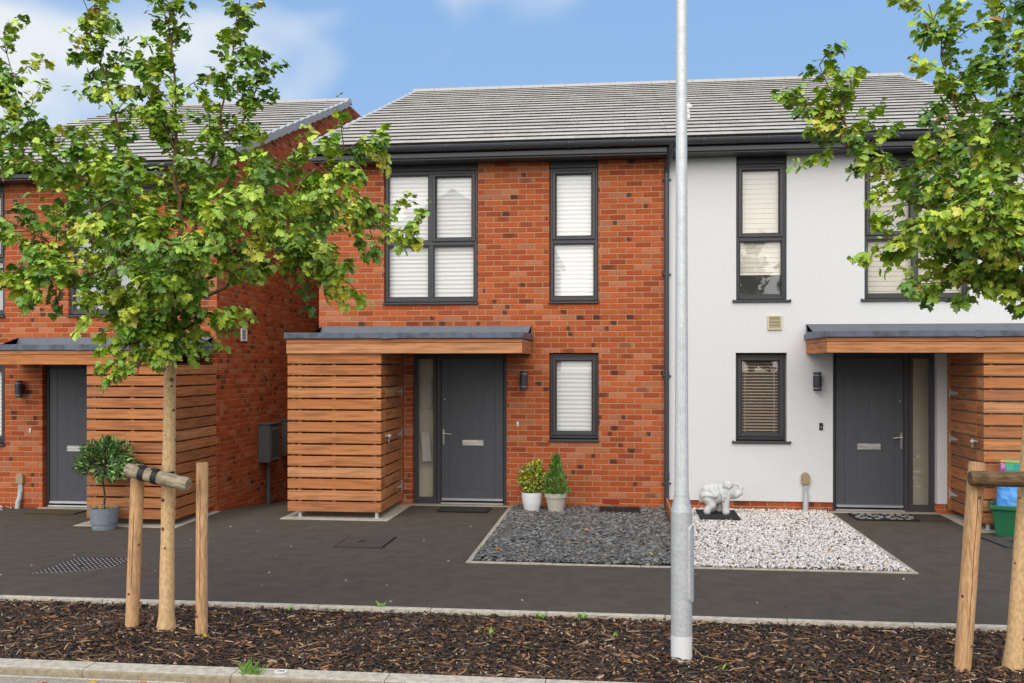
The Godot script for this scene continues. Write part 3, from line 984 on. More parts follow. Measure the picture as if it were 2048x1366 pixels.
func door_unit(house: Node3D, d: float, set_back: float, things: String) -> void:
	var h: Array = OPEN[3]
	var zf := -set_back
	var zb := zf - 0.07
	var u0: float = h[0]
	var u1: float = h[1]
	var s0 := u0 + 0.06 # sidelight glass
	var s1 := u0 + 0.272
	var l0 := u0 + 0.385 # door leaf
	var l1 := u1 - 0.05
	var top := 2.095
	var df := MB.new()
	df.mm(Vector3(d * u0, 0.0, zb), Vector3(d * s0, top, zf), 0.006)
	df.mm(Vector3(d * s1, 0.0, zb), Vector3(d * (s1 + 0.05), top, zf), 0.006)
	df.mm(Vector3(d * (s1 + 0.052), 0.0, zb), Vector3(d * l0, top, zf + 0.004), 0.008)
	df.mm(Vector3(d * l1, 0.0, zb), Vector3(d * u1, top, zf + 0.004), 0.008)
	df.mm(Vector3(d * (s0 - 0.004), top - 0.075, zb), Vector3(d * (s1 + 0.004), top, zf - 0.001), 0.006)
	df.mm(Vector3(d * (l0 - 0.004), top - 0.06, zb), Vector3(d * (l1 + 0.004), top, zf + 0.003), 0.006)
	df.mm(Vector3(d * (s0 - 0.004), 0.0, zb), Vector3(d * (s1 + 0.004), 0.095, zf - 0.001), 0.006)
	part("door_frame", df, M.frame, house)
	var p := MB.new()
	p.cbox(Vector3.ZERO, Vector3(s1 - s0 + 0.01, 1.93, 0.02), 0.0)
	part("side_pane", p, M.glass, house, Vector3(d * (s0 + s1) * 0.5, 1.06, zf - 0.04))
	# what stands behind the side pane: the hall wall and a hanging cloth
	var hall := MB.new()
	hall.mm(Vector3(d * (s0 - 0.12), 0.0, -0.5), Vector3(d * (s1 + 0.1), 2.2, -0.46), 0.0)
	for i in 12:
		hall.mm(Vector3(d * (s0 - 0.12), 0.12 + i * 0.165, -0.46), Vector3(d * (s1 + 0.1), 0.27 + i * 0.165, -0.452), 0.002)
	part("hall_wall", hall, M.plaster, house)
	if things == "cloth":
		var cl := MB.new()
		cl.cbox(Vector3(d * (s0 + 0.07), 0.78, -0.3), Vector3(0.13, 0.42, 0.02), 0.008, Color.WHITE, Basis(Vector3.BACK, 0.08 * d))
		cl.cbox(Vector3(d * (s0 + 0.09), 1.52, -0.4), Vector3(0.09, 0.4, 0.02), 0.004)
		part("hanging_cloth", cl, M.cloth, house)
	elif things == "letters":
		var cl := MB.new()
		for i in 3:
			var y := 0.25 + i * 0.2
			cl.cbox(Vector3(d * (s1 - 0.06 + jit(0.02)), y, -0.25), Vector3(0.025, 0.2, 0.02), 0.002, Color.WHITE, Basis(Vector3.BACK, jit(0.4)))
			cl.cbox(Vector3(d * (s1 - 0.08), y + 0.07, -0.25), Vector3(0.12, 0.024, 0.02), 0.002, Color.WHITE, Basis(Vector3.BACK, jit(0.3)))
		part("ornament", cl, M.plaster_white, house)
	# door leaf: stiles and rails proud of the boards
	var lf := MB.new()
	lf.mm(Vector3(d * (l0 + 0.004), 0.055, zf - 0.05), Vector3(d * (l1 - 0.004), top - 0.064, zf - 0.012), 0.002)
	var dl := part("door", lf, M.door, house)
	var st := MB.new()
	var zs := zf - 0.006
	st.mm(Vector3(d * (l0 + 0.005), 0.056, zf - 0.03), Vector3(d * (l0 + 0.12), top - 0.065, zs), 0.003)
	st.mm(Vector3(d * (l1 - 0.12), 0.056, zf - 0.03), Vector3(d * (l1 - 0.005), top - 0.065, zs), 0.003)
	st.mm(Vector3(d * (l0 + 0.122), top - 0.185, zf - 0.03), Vector3(d * (l1 - 0.122), top - 0.066, zs), 0.003)
	st.mm(Vector3(d * (l0 + 0.122), 0.057, zf - 0.03), Vector3(d * (l1 - 0.122), 0.225, zs), 0.003)
	part("stiles_and_rails", st, M.door, dl)
	for i in 4:
		var a := l0 + 0.122 + (l1 - l0 - 0.244) * i / 4.0
		var b := l0 + 0.122 + (l1 - l0 - 0.244) * (i + 1) / 4.0
		box_part("board", dl, d, a + 0.0004, b - 0.0004, 0.227, top - 0.187, zf - 0.03, zf - 0.0095, M.door, 0.0006)
	# letter plate
	var lp := MB.new()
	var lc := l0 + 0.447
	lp.cbox(Vector3(d * lc, 0.86, zf), Vector3(0.3, 0.085, 0.014), 0.004)
	lp.cbox(Vector3(d * lc, 0.853, zf + 0.008), Vector3(0.27, 0.052, 0.008), 0.003)
	part("letter_plate", lp, M.brushed, dl)
	# lever handle on its plate, by the side pane
	var hd := MB.new()
	var hu := l0 + 0.036
	hd.cbox(Vector3(d * hu, 0.94, zf + 0.004), Vector3(0.03, 0.22, 0.012), 0.005)
	hd.tube([Vector3(d * hu, 0.985, zf + 0.008), Vector3(d * hu, 0.985, zf + 0.05)], [0.011, 0.011], 8)
	hd.tube([Vector3(d * (hu - 0.006), 0.985, zf + 0.05), Vector3(d * (hu + 0.06), 0.984, zf + 0.052), Vector3(d * (hu + 0.118), 0.978, zf + 0.048)], [0.01, 0.009, 0.008], 8)
	hd.cbox(Vector3(d * hu, 0.89, zf + 0.013), Vector3(0.014, 0.03, 0.008), 0.004)
	part("handle", hd, M.steel, dl)
	var sp := MB.new()
	sp.lathe(Vector3(d * (l0 + 0.05), 1.46, zf + 0.0), [Vector2(0.0, 0.006), Vector2(0.008, 0.004), Vector2(0.009, 0.0)], 10, Color.WHITE, Basis(Vector3.RIGHT, PI / 2))
	part("lock", sp, M.steel, dl)
	var th := MB.new()
	th.mm(Vector3(d * (l0 + 0.01), 0.058, zf - 0.01), Vector3(d * (l1 - 0.01), 0.092, zf + 0.022), 0.005)
	th.mm(Vector3(d * l0, 0.012, zf - 0.03), Vector3(d * l1, 0.036, zf + 0.04), 0.005)
	part("threshold", th, M.alu, house)
	box_part("step", house, d, u0 - 0.03, u1 + 0.05, -0.2, 0.008, zb, 0.06, M.slab, 0.004)

func roof_tile_mesh(k: Color, sd: int) -> ArrayMesh:
	rng.seed = sd
	var m := MB.new()
	var w := 0.1635
	var y0 := 0.0405 + jit(0.0006)
	var y1 := 0.012
	var zr := -0.39
	# top face, lip, and the hollow under the nose
	var A := [Vector3(-w, y0 - 0.003, 0), Vector3(w, y0 - 0.003, 0), Vector3(w, y0, -0.006), Vector3(-w, y0, -0.006)]
	m.quad(A[0], A[1], A[2], A[3], k)
	m.quad(Vector3(-w, y0, -0.006), Vector3(w, y0, -0.006), Vector3(w, y1, zr), Vector3(-w, y1, zr), k)
	m.quad(Vector3(-w, y0 - 0.009, 0), Vector3(w, y0 - 0.009, 0), A[1], A[0], k)
	m.quad(Vector3(-w, y0 - 0.009, -0.09), Vector3(w, y0 - 0.009, -0.09), Vector3(w, y0 - 0.009, 0), Vector3(-w, y0 - 0.009, 0), k)
	m.quad(Vector3(-w, -0.02, -0.09), Vector3(w, -0.02, -0.09), Vector3(w, y0 - 0.009, -0.09), Vector3(-w, y0 - 0.009, -0.09), k)
	for s in [-1.0, 1.0]:
		m.quado(Vector3(s * w, y0 - 0.003, 0), Vector3(s * w, y0 - 0.009, 0), Vector3(s * w, -0.004, zr), Vector3(s * w, y1, zr), Vector3(0, 0, -0.2), k)
	return m.mesh()

var tile_meshes: Array = []

func make_tiles() -> void:
	var tones := [Color(0.57, 0.52, 0.445), Color(0.54, 0.49, 0.415), Color(0.6, 0.55, 0.475), Color(0.5, 0.455, 0.385), Color(0.62, 0.57, 0.495), Color(0.555, 0.505, 0.43)]
	for i in 6:
		tile_meshes.append(roof_tile_mesh(tones[i], 700 + i))

func make_roof(house: Node3D, d: float, party: float) -> void:
	var ang := atan(PITCH)
	var up := Vector3(0, sin(ang), -cos(ang))
	var nn := Vector3(0, cos(ang), sin(ang))
	var E := Vector3(0, EAVE_Y, EAVE_Z)
	var length := (EAVE_Z - RIDGE_Z) / cos(ang)
	var ua := -0.03
	var ub := party
	var deck := MB.new()
	var a := E - nn * 0.03 + up * 0.05
	var r := E + up * length - nn * 0.03
	var back := Vector3(0, EAVE_Y - 0.03, 2.0 * RIDGE_Z - EAVE_Z)
	var X := func(u: float, p: Vector3) -> Vector3: return Vector3(d * u, p.y, p.z)
	var o := Vector3(d * (ua + ub) * 0.5, 5.5, RIDGE_Z)
	deck.quado(X.call(ua + 0.02, a), X.call(ub, a), X.call(ub, r), X.call(ua + 0.02, r), o)
	var roof := part("roof", deck, M.underlay, house)
	var rear := MB.new()
	rear.quado(X.call(ua, r), X.call(ub, r), X.call(ub, back), X.call(ua, back), o, Color(0.6, 0.55, 0.47))
	part("rear_slope", rear, M.tile, house)
	var g := 0.345
	var rows := 20
	var w := 0.33
	for i in rows:
		var s := -0.03 + i * (length - 0.02) / rows
		var p0 := E + up * s
		var off := 0.0 if i % 2 == 0 else w * 0.5
		var u := ua - off
		while u < ub - 0.01:
			var c0 := maxf(u, ua)
			var c1 := minf(u + w, ub)
			if c1 - c0 > 0.04:
				var t := part("roof_tile", tile_meshes[rng.randi() % 6], M.tile, roof, Vector3(d * (c0 + c1) * 0.5, p0.y, p0.z) + nn * jit(0.0007))
				t.basis = Basis(Vector3.RIGHT, nn, -up) * Basis(Vector3.UP, jit(0.0015)) * Basis.from_scale(Vector3((c1 - c0) / w, 1, 1))
			u += w
		# stepped verge cap
		var vc := MB.new()
		vc.cbox(Vector3(0, -0.037, -0.17), Vector3(0.075, 0.135, 0.352), 0.006)
		var v := part("verge_cap", vc, M.verge, roof, Vector3(d * (ua - 0.005), p0.y, p0.z) + nn * 0.0)
		v.basis = Basis(Vector3.RIGHT, nn, -up) * Basis(Vector3.RIGHT, 0.07)
	# ridge tiles
	var u := ua - 0.03
	while u < ub - 0.02:
		var u1 := minf(u + 0.45, ub)
		var rm := MB.new()
		var L := (u1 - u) * 0.5 - 0.003
		var pts := [Vector2(0.17, -0.055), Vector2(0.1, 0.012), Vector2(0.03, 0.045), Vector2(-0.03, 0.045), Vector2(-0.1, 0.012), Vector2(-0.17, -0.055)]
		for k in 5:
			rm.quado(Vector3(-L, pts[k].y, pts[k].x), Vector3(L, pts[k].y, pts[k].x), Vector3(L, pts[k + 1].y, pts[k + 1].x), Vector3(-L, pts[k + 1].y, pts[k + 1].x), Vector3(0, -0.1, 0), Color(0.5, 0.455, 0.385))
			for s in [-L, L]:
				rm.trio(Vector3(s, -0.055, 0), Vector3(s, pts[k].y, pts[k].x), Vector3(s, pts[k + 1].y, pts[k + 1].x), Vector3.ZERO, Color(0.5, 0.455, 0.385))
		part("ridge_tile", rm, M.tile, roof, Vector3(d * (u + u1) * 0.5, r.y + 0.06, r.z))
		u = u1

func half_round(m: MB, x0: float, x1: float, c: Vector2, r: float, k := 10) -> void:
	# a gutter trough: outer skin, inner skin and lips (c = height, depth of its centre)
	for s in k:
		var a0 := PI * s / k
		var a1 := PI * (s + 1) / k
		for skin in [[r, 1.0], [r - 0.004, -1.0]]:
			var q := []
			for a in [a0, a1]:
				var nn := Vector3(0, -sin(a), cos(a))
				q.append([Vector3(0, c.x, c.y) + nn * skin[0], nn * skin[1]])
			var A := Vector3(x0, 0, 0)
			var B := Vector3(x1, 0, 0)
			if skin[1] > 0.0:
				m.smooth(A + q[0][0], B + q[1][0], B + q[0][0], q[0][1], q[1][1], q[0][1])
				m.smooth(A + q[0][0], A + q[1][0], B + q[1][0], q[0][1], q[1][1], q[1][1])
			else:
				m.smooth(A + q[0][0], B + q[0][0], B + q[1][0], q[0][1], q[0][1], q[1][1])
				m.smooth(A + q[0][0], B + q[1][0], A + q[1][0], q[0][1], q[1][1], q[1][1])

func make_eaves(house: Node3D, d: float, party: float) -> void:
	box_part("soffit", house, d, 0.0, party, 4.705, 4.722, 0.004, 0.27, M.fascia, 0.0)
	box_part("fascia", house, d, -0.01, party, 4.7, 4.895, 0.272, 0.296, M.fascia, 0.006)
	# moulding under the gutter
	box_part("eaves_moulding", house, d, -0.01, party, 4.722, 4.79, 0.297, 0.325, M.fascia, 0.012)
	var m := MB.new()
	var x0 := minf(d * -0.03, d * party)
	var x1 := maxf(d * -0.03, d * party)
	half_round(m, x0, x1, Vector2(4.868, 0.365), 0.066)
	m.mm(Vector3(x0, 4.862, 0.42), Vector3(x1, 4.876, 0.434), 0.004)
	var gut := part("gutter", m, M.gutter, house)
	var u := 0.25
	while u < party:
		var b := MB.new()
		half_round(b, -0.014, 0.014, Vector2(4.868, 0.365), 0.072)
		b.cbox(Vector3(0, 4.86, 0.425), Vector3(0.028, 0.036, 0.032), 0.004)
		part("bracket", b, M.gutter, gut, Vector3(d * u, 0, 0))
		u += 0.82

func prism(m: MB, pts: Array, x0: float, x1: float) -> void:
	var o := Vector3.ZERO
	for p in pts:
		o += Vector3((x0 + x1) * 0.5, p.y, p.x)
	o /= pts.size()
	for i in pts.size():
		var A: Vector2 = pts[i]
		var B: Vector2 = pts[(i + 1) % pts.size()]
		m.quado(Vector3(x0, A.y, A.x), Vector3(x1, A.y, A.x), Vector3(x1, B.y, B.x), Vector3(x0, B.y, B.x), o)
		for x in [x0, x1]:
			m.trio(Vector3(x, A.y, A.x), Vector3(x, B.y, B.x), Vector3(x, o.y, o.z), o)

func make_house(called: String, label: String, x0: float, d: float, y0: float, kind: String) -> Node3D:
	var house := thing(called, label, "house", Vector3(x0, y0, 0))
	var white := kind == "white"
	var zw := 0.0 if white else -0.006
	# front wall
	var fw := MB.new()
	var holes := OPEN if white else grown(OPEN, 0.004)
	holed(fw, 0.0 if white else 0.006, HW - 0.002, 0.13 if white else -0.3, WALL_TOP, -0.3, zw, holes, d)
	var wall := part("front_wall", fw, M.render if white else M.mortar, house)
	if white:
		var pl := MB.new()
		holed(pl, 0.006, HW - 0.002, -0.3, 0.128, -0.3, -0.026, OPEN, d)
		var plinth := part("plinth", pl, M.mortar, house)
		var list := lay(HW, -1, 2, grown(OPEN, 0.0))
		rng.seed = 77
		build_bricks(plinth, house, list, func(u: float, y: float) -> Vector3: return Vector3(d * u, y - 0.018, -0.02), Basis.IDENTITY, 300, func(q): return -q[0])
	else:
		var list := lay(HW, -3, 63, OPEN)
		rng.seed = 100 + int(x0)
		build_bricks(wall, house, list, func(u: float, y: float) -> Vector3: return Vector3(d * u, y - 0.005, 0.0), Basis.IDENTITY, 300 if kind == "main" else 150, func(q): return -(d * q[0]) + (20.0 if kind == "far" and q[1] > 2.9 else 0.0))
	# side, back and party walls, floors
	var roof_y := func(z: float) -> float: return EAVE_Y - 0.05 + (EAVE_Z - (z if z > RIDGE_Z else 2.0 * RIDGE_Z - z)) * PITCH
	var zb := 2.0 * RIDGE_Z
	var sw := MB.new()
	var ux := 0.006 if not white else 0.0
	prism(sw, [Vector2(-0.302, -1.3), Vector2(-0.302, roof_y.call(-0.302)), Vector2(RIDGE_Z, roof_y.call(RIDGE_Z)), Vector2(zb + 0.3, roof_y.call(zb + 0.3)), Vector2(zb + 0.3, -1.3)], d * ux, d * 0.3)
	var tip := MB.new()
	prism(tip, [Vector2(-0.006, WALL_TOP), Vector2(-0.006, roof_y.call(-0.006)), Vector2(-0.3, roof_y.call(-0.3)), Vector2(-0.3, WALL_TOP)], d * ux, d * 0.3)
	var side := part("gable_wall", sw, M.render if white else M.mortar, house)
	part("gable_corner", tip, M.render if white else M.mortar, house)
	if kind == "far":
		var room := func(y: float) -> Array:
			var hi := 12.0
			var lo := 0.105
			if y > 4.82:
				lo = maxf(lo, -(EAVE_Z - (y - EAVE_Y + 0.1) / PITCH))
			return [lo, minf(hi, 9.0)]
		var list := lay(9.0, -6, 101, [], 0.105, room)
		rng.seed = 300
		build_bricks(side, house, list, func(t: float, y: float) -> Vector3: return Vector3(0.0, y - 0.005, -t), Basis(Vector3.UP, PI / 2), 150, func(q): return q[0])
	elif not white:
		pass
	var inner := MB.new()
	inner.mm(Vector3(d * 0.302, -0.3, zb), Vector3(d * (HW - 0.002), WALL_TOP, zb + 0.3), 0.0)
	inner.mm(Vector3(d * (HW - 0.12), -0.3, zb + 0.302), Vector3(d * (HW - 0.004), WALL_TOP + 0.1, -0.302), 0.0)
	inner.mm(Vector3(d * 0.302, 2.4, -6.0), Vector3(d * (HW - 0.122), 2.6, -0.302), 0.0)
	inner.mm(Vector3(d * 0.302, 4.72, -12.0), Vector3(d * (HW - 0.122), 4.74, -0.302), 0.0)
	inner.mm(Vector3(d * 0.302, -0.3, -6.0), Vector3(d * (HW - 0.122), -0.002, -0.302), 0.0)
	inner.mm(Vector3(d * 0.302, -0.002, -3.2), Vector3(d * (HW - 0.122), 2.398, -3.1), 0.0)
	inner.mm(Vector3(d * 0.302, 2.602, -3.2), Vector3(d * (HW - 0.122), 4.718, -3.1), 0.0)
	part("inner_walls", inner, M.dark_room, house)
	# windows and door
	var sb := 0.075 if white else 0.045
	rng.seed = 21
	window(house, d, OPEN[0], "big", sb, "pleat" if white else ("net" if kind == "far" else "zebra"), white)
	window(house, d, OPEN[1], "tall", sb, "half" if white else ("net" if kind == "far" else "zebra"), white)
	window(house, d, OPEN[2], "low", sb + 0.02, "venetian" if white else "zebra", white)
	door_unit(house, d, 0.09, "letters" if white else ("cloth" if kind == "main" else ""))
	rng.seed = 41 + int(x0 * 3.0)
	make_roof(house, d, HW - 0.0015)
	make_eaves(house, d, HW - 0.0015)
	return house

# ---------------------------------------------------------------- bin store and porch canopy
func board(called: String, parent: Node, size: Vector3, at: Vector3, turn := 0.0) -> MeshInstance3D:
	var m := MB.new()
	m.cbox(Vector3.ZERO, size, 0.003)
	var o := part(called, m, M.cedar[rng.randi() % 8], parent, at)
	o.rotation = Vector3(0, turn, jit(0.0012))
	return o

func make_store(label: String, x0: float, d: float, y0: float, sd: int) -> void:
	rng.seed = sd
	var s := thing("bin_store", label, "bin store", Vector3(x0, y0, 0), "slatted bin stores with porch canopies")
	var zf := 1.25
	var bw := 1.215
	var pitch := 0.1437
	# canopy: roof, trims, fascia boards
	var roof := MB.new()
	var rt := [Vector2(0.002, 2.25), Vector2(0.002, 2.475), Vector2(0.03, 2.475), Vector2(0.09, 2.375), Vector2(zf + 0.02, 2.335), Vector2(zf + 0.02, 2.25)]
	prism(roof, rt, d * 0.05, d * 2.99)
	part("roof_membrane", roof, M.felt, s)
	var tr := MB.new()
	tr.mm(Vector3(d * -0.03, 2.268, zf + 0.022), Vector3(d * 3.02, 2.345, zf + 0.055), 0.006)
	tr.mm(Vector3(d * 2.992, 2.268, 0.01), Vector3(d * 3.02, 2.345, zf + 0.02), 0.006)
	tr.mm(Vector3(d * -0.03, 2.268, 0.01), Vector3(d * 0.0, 2.345, zf + 0.02), 0.006)
	part("edge_trim", tr, M.trim, s)
	var js := MB.new()
	js.cbox(Vector3(d * 1.28, 2.3065, zf + 0.053), Vector3(0.1, 0.084, 0.012), 0.003)
	part("trim_joint", js, M.trim, s)
	board("fascia_board", s, Vector3(3.0, 0.054, 0.022), Vector3(d * 1.495, 2.2405, zf + 0.014))
	board("fascia_board", s, Vector3(3.0, 0.126, 0.026), Vector3(d * 1.495, 2.145, zf + 0.019))
	board("fascia_board", s, Vector3(zf - 0.02, 0.056, 0.02), Vector3(d * 2.983, 2.238, zf * 0.5), PI / 2)
	board("fascia_board", s, Vector3(zf - 0.02, 0.126, 0.024), Vector3(d * 2.981, 2.145, zf * 0.5), PI / 2)
	var so := MB.new()
	so.mm(Vector3(d * 0.05, 2.09, 0.01), Vector3(d * 2.965, 2.1, zf), 0.0)
	part("canopy_soffit", so, M.fascia, s)
	# frame posts behind the slats
	for q in [[0.07, zf - 0.05], [0.15, zf - 0.05], [0.6, zf - 0.045], [bw - 0.09, zf - 0.05], [bw - 0.05, 0.06], [0.05, 0.06], [0.05, 0.62]]:
		board("post", s, Vector3(0.044, 1.96, 0.044), Vector3(d * q[0], 1.09, q[1]))
	# slats: front, outer side, inner side (a door)
	for i in 14:
		var y := 2.016 - i * pitch
		board("slat", s, Vector3(bw, 0.121, 0.02), Vector3(d * bw * 0.5, y, zf - 0.01))
		board("slat", s, Vector3(zf - 0.06, 0.121, 0.02), Vector3(d * 0.012, y, zf * 0.5 - 0.01), PI / 2)
		if i < 2:
			board("slat", s, Vector3(zf - 0.025, 0.121, 0.02), Vector3(d * (bw - 0.012), y, zf * 0.5 - 0.012), PI / 2)
		else:
			board("slat", s, Vector3(0.19, 0.121, 0.02), Vector3(d * (bw - 0.012), y, zf - 0.116), PI / 2)
			board("slat", s, Vector3(0.88, 0.121, 0.02), Vector3(d * (bw - 0.012), y, 0.58), PI / 2)
	board("door_post", s, Vector3(0.11, 2.0, 0.024), Vector3(d * (bw - 0.012), 1.07, 0.07), PI / 2)
	board("door_brace", s, Vector3(0.07, 1.75, 0.02), Vector3(d * (bw - 0.034), 0.95, 0.2), PI / 2)
	board("door_brace", s, Vector3(0.07, 1.75, 0.02), Vector3(d * (bw - 0.034), 0.95, 0.96), PI / 2)
	# tee hinges and a turn latch
	for y in [1.58, 1.0, 0.29]:
		var hg := MB.new()
		var hx := d * (bw + 0.001)
		hg.cbox(Vector3(hx, y, 0.118), Vector3(0.006, 0.12, 0.03), 0.001)
		hg.trio(Vector3(hx + d * 0.003, y - 0.03, 0.13), Vector3(hx + d * 0.003, y + 0.03, 0.13), Vector3(hx + d * 0.003, y + 0.008, 0.42), Vector3.ZERO)
		hg.trio(Vector3(hx + d * 0.003, y - 0.03, 0.13), Vector3(hx + d * 0.003, y + 0.008, 0.42), Vector3(hx + d * 0.003, y - 0.008, 0.42), Vector3.ZERO)
		part("hinge", hg, M.galv_dull, s)
	var la := MB.new()
	la.tube([Vector3(d * (bw + 0.0), 1.03, 1.02), Vector3(d * (bw + 0.04), 1.03, 1.02)], [0.012, 0.012], 8)
	la.lathe(Vector3(d * (bw + 0.045), 1.03, 1.02), [Vector2(0.001, -0.028), Vector2(0.024, -0.015), Vector2(0.03, 0.0), Vector2(0.024, 0.015), Vector2(0.001, 0.028)], 10)
	la.tube([Vector3(d * (bw + 0.03), 1.01, 1.0), Vector3(d * (bw + 0.035), 0.95, 0.99)], [0.009, 0.007], 6)
	la.tube([Vector3(d * (bw + 0.012), 1.03, 0.92), Vector3(d * (bw + 0.014), 1.032, 1.1)], [0.008, 0.008], 6)
	part("latch", la, M.galv_dull, s)
	for q in [[0.14, zf - 0.08], [bw - 0.07, zf - 0.06]]:
		var ft := MB.new()
		ft.lathe(Vector3(d * q[0], 0, q[1]), [Vector2(0.024, -0.03), Vector2(0.024, 0.09)], 12)
		ft.lathe(Vector3(d * q[0], 0, q[1]), [Vector2(0.045, 0.002), Vector2(0.045, 0.012), Vector2(0.024, 0.014)], 12)
		part("foot", ft, M.galv_dull, s)
	# the concrete base it stands on
	var bs := MB.new()
	bs.mm(Vector3(d * -0.06, -0.2, 0.02), Vector3(d * 1.33, 0.008, 1.37), 0.004)
	part("base_slab", bs, M.slab, s)

# ---------------------------------------------------------------- fittings on the walls
func wall_lamp(at: Vector3, label: String) -> void:
	var s := thing("wall_lamp", label, "wall lamp", at, "cylinder wall lamps by the doors")
	var m := MB.new()
	m.lathe(Vector3(0, 0, 0.085), [Vector2(0.0, -0.08), Vector2(0.053, -0.078), Vector2(0.055, -0.07), Vector2(0.055, 0.07), Vector2(0.053, 0.078), Vector2(0.0, 0.08)], 20)
	part("body", m, M.frame, s)
	for y in [-0.108, 0.108]:
		var c := MB.new()
		c.lathe(Vector3(0, y, 0.085), [Vector2(0.0, -0.015), Vector2(0.05, -0.015), Vector2(0.053, -0.01), Vector2(0.053, 0.01), Vector2(0.05, 0.015), Vector2(0.0, 0.015)], 20)
		part("cap", c, M.frame, s)
		var g := MB.new()
		g.lathe(Vector3(0, signf(y) * 0.0865, 0.085), [Vector2(0.046, -0.008), Vector2(0.046, 0.008)], 16)
		part("glass_ring", g, M.lens, s)
	var b := MB.new()
	b.mm(Vector3(-0.035, -0.06, -0.004), Vector3(0.035, 0.06, 0.045), 0.006)
	part("bracket", b, M.frame, s)

func cable_cover(at: Vector3, label: String) -> void:
	var s := thing("cable_cover", label, "cable cover", at, "cable covers at the foot of the walls")
	var m := MB.new()
	var pts := []
	for i in 11:
		var a := PI * i / 10.0
		pts.append(Vector2(cos(a) * 0.056, 0.445 + sin(a) * 0.056))
	pts.append(Vector2(-0.056, 0.345))
	pts.append(Vector2(0.056, 0.345))
	var o := Vector3(0, 0.41, 0.03)
	for i in pts.size():
		var A: Vector2 = pts[i]
		var B: Vector2 = pts[(i + 1) % pts.size()]
		m.quado(Vector3(A.x, A.y, 0), Vector3(B.x, B.y, 0), Vector3(B.x * 0.94, 0.41 + (B.y - 0.41) * 0.95, 0.05), Vector3(A.x * 0.94, 0.41 + (A.y - 0.41) * 0.95, 0.05), o)
		m.trio(Vector3(A.x * 0.94, 0.41 + (A.y - 0.41) * 0.95, 0.05), Vector3(B.x * 0.94, 0.41 + (B.y - 0.41) * 0.95, 0.05), Vector3(0, 0.41, 0.052), o)
	part("hood", m, M.beige_plastic, s)
	var p := MB.new()
	p.mm(Vector3(-0.034, 0.2, 0), Vector3(0.034, 0.346, 0.03), 0.006)
	for k in 3:
		p.mm(Vector3(-0.02 + k * 0.017, 0.21, 0.029), Vector3(-0.014 + k * 0.017, 0.34, 0.033), 0.001)
	p.tube([Vector3(0.002, 0.23, 0.02), Vector3(0.0, 0.13, 0.035), Vector3(-0.006, 0.09, 0.06), Vector3(-0.01, -0.05, 0.07)], [0.034, 0.035, 0.036, 0.036], 12)
	part("conduit", p, M.grey_plastic, s)

func air_vent(at: Vector3, turn: float, label: String, w: float, h: float, louvres: int, m1: Material) -> void:
	var s := thing("air_vent", label, "air vent", at, "", turn)
	var f := MB.new()
	f.mm(Vector3(-w, -h, 0), Vector3(-w + 0.02, h, 0.026), 0.004)
	f.mm(Vector3(w - 0.02, -h, 0), Vector3(w, h, 0.026), 0.004)
	f.mm(Vector3(-w + 0.018, h - 0.02, 0), Vector3(w - 0.018, h, 0.025), 0.004)
	f.mm(Vector3(-w + 0.018, -h, 0), Vector3(w - 0.018, -h + 0.02, 0.025), 0.004)
	part("frame", f, m1, s)
	var b := MB.new()
	b.mm(Vector3(-w + 0.01, -h + 0.01, 0.001), Vector3(w - 0.01, h - 0.01, 0.006), 0.0)
	part("backing", b, M.black_plastic, s)
	for i in louvres:
		var y := -h + 0.02 + (2.0 * h - 0.04) * (i + 0.5) / louvres
		var l := MB.new()
		l.cbox(Vector3.ZERO, Vector3(2 * w - 0.036, 0.003, 0.018), 0.001)
		var o := part("louvre", l, m1, s, Vector3(0, y, 0.014))
		o.rotation.x = 0.6

func downpipe(house: Node3D) -> void:
	var x := 0.62 - house.position.x
	var p := MB.new()
	p.tube([Vector3(x, 4.55, 0.045), Vector3(x, -0.1, 0.045)], [0.033, 0.033], 14)
	for y in [4.48, 3.1, 1.79, 0.45]:
		p.tube([Vector3(x, y + 0.05, 0.045), Vector3(x, y - 0.05, 0.045)], [0.039, 0.039], 14) if y == 0.45 or y == 1.79 else null
	var pipe := part("downpipe", p, M.gutter, house)
	var n := MB.new()
	n.tube([Vector3(x + 0.05, 4.83, 0.36), Vector3(x + 0.05, 4.78, 0.35), Vector3(x + 0.035, 4.7, 0.27), Vector3(x + 0.01, 4.6, 0.1), Vector3(x, 4.55, 0.05), Vector3(x, 4.5, 0.045)], [0.042, 0.04, 0.036, 0.036, 0.038, 0.038], 14)
	part("swan_neck", n, M.gutter, pipe)
	for y in [4.42, 3.15, 1.79, 0.35]:
		var c := MB.new()
		c.cbox(Vector3(x, y, 0.035), Vector3(0.085, 0.028, 0.082), 0.008)
		c.cbox(Vector3(x, y, 0.012), Vector3(0.125, 0.022, 0.014), 0.004)
		part("pipe_clip", c, M.gutter, pipe)

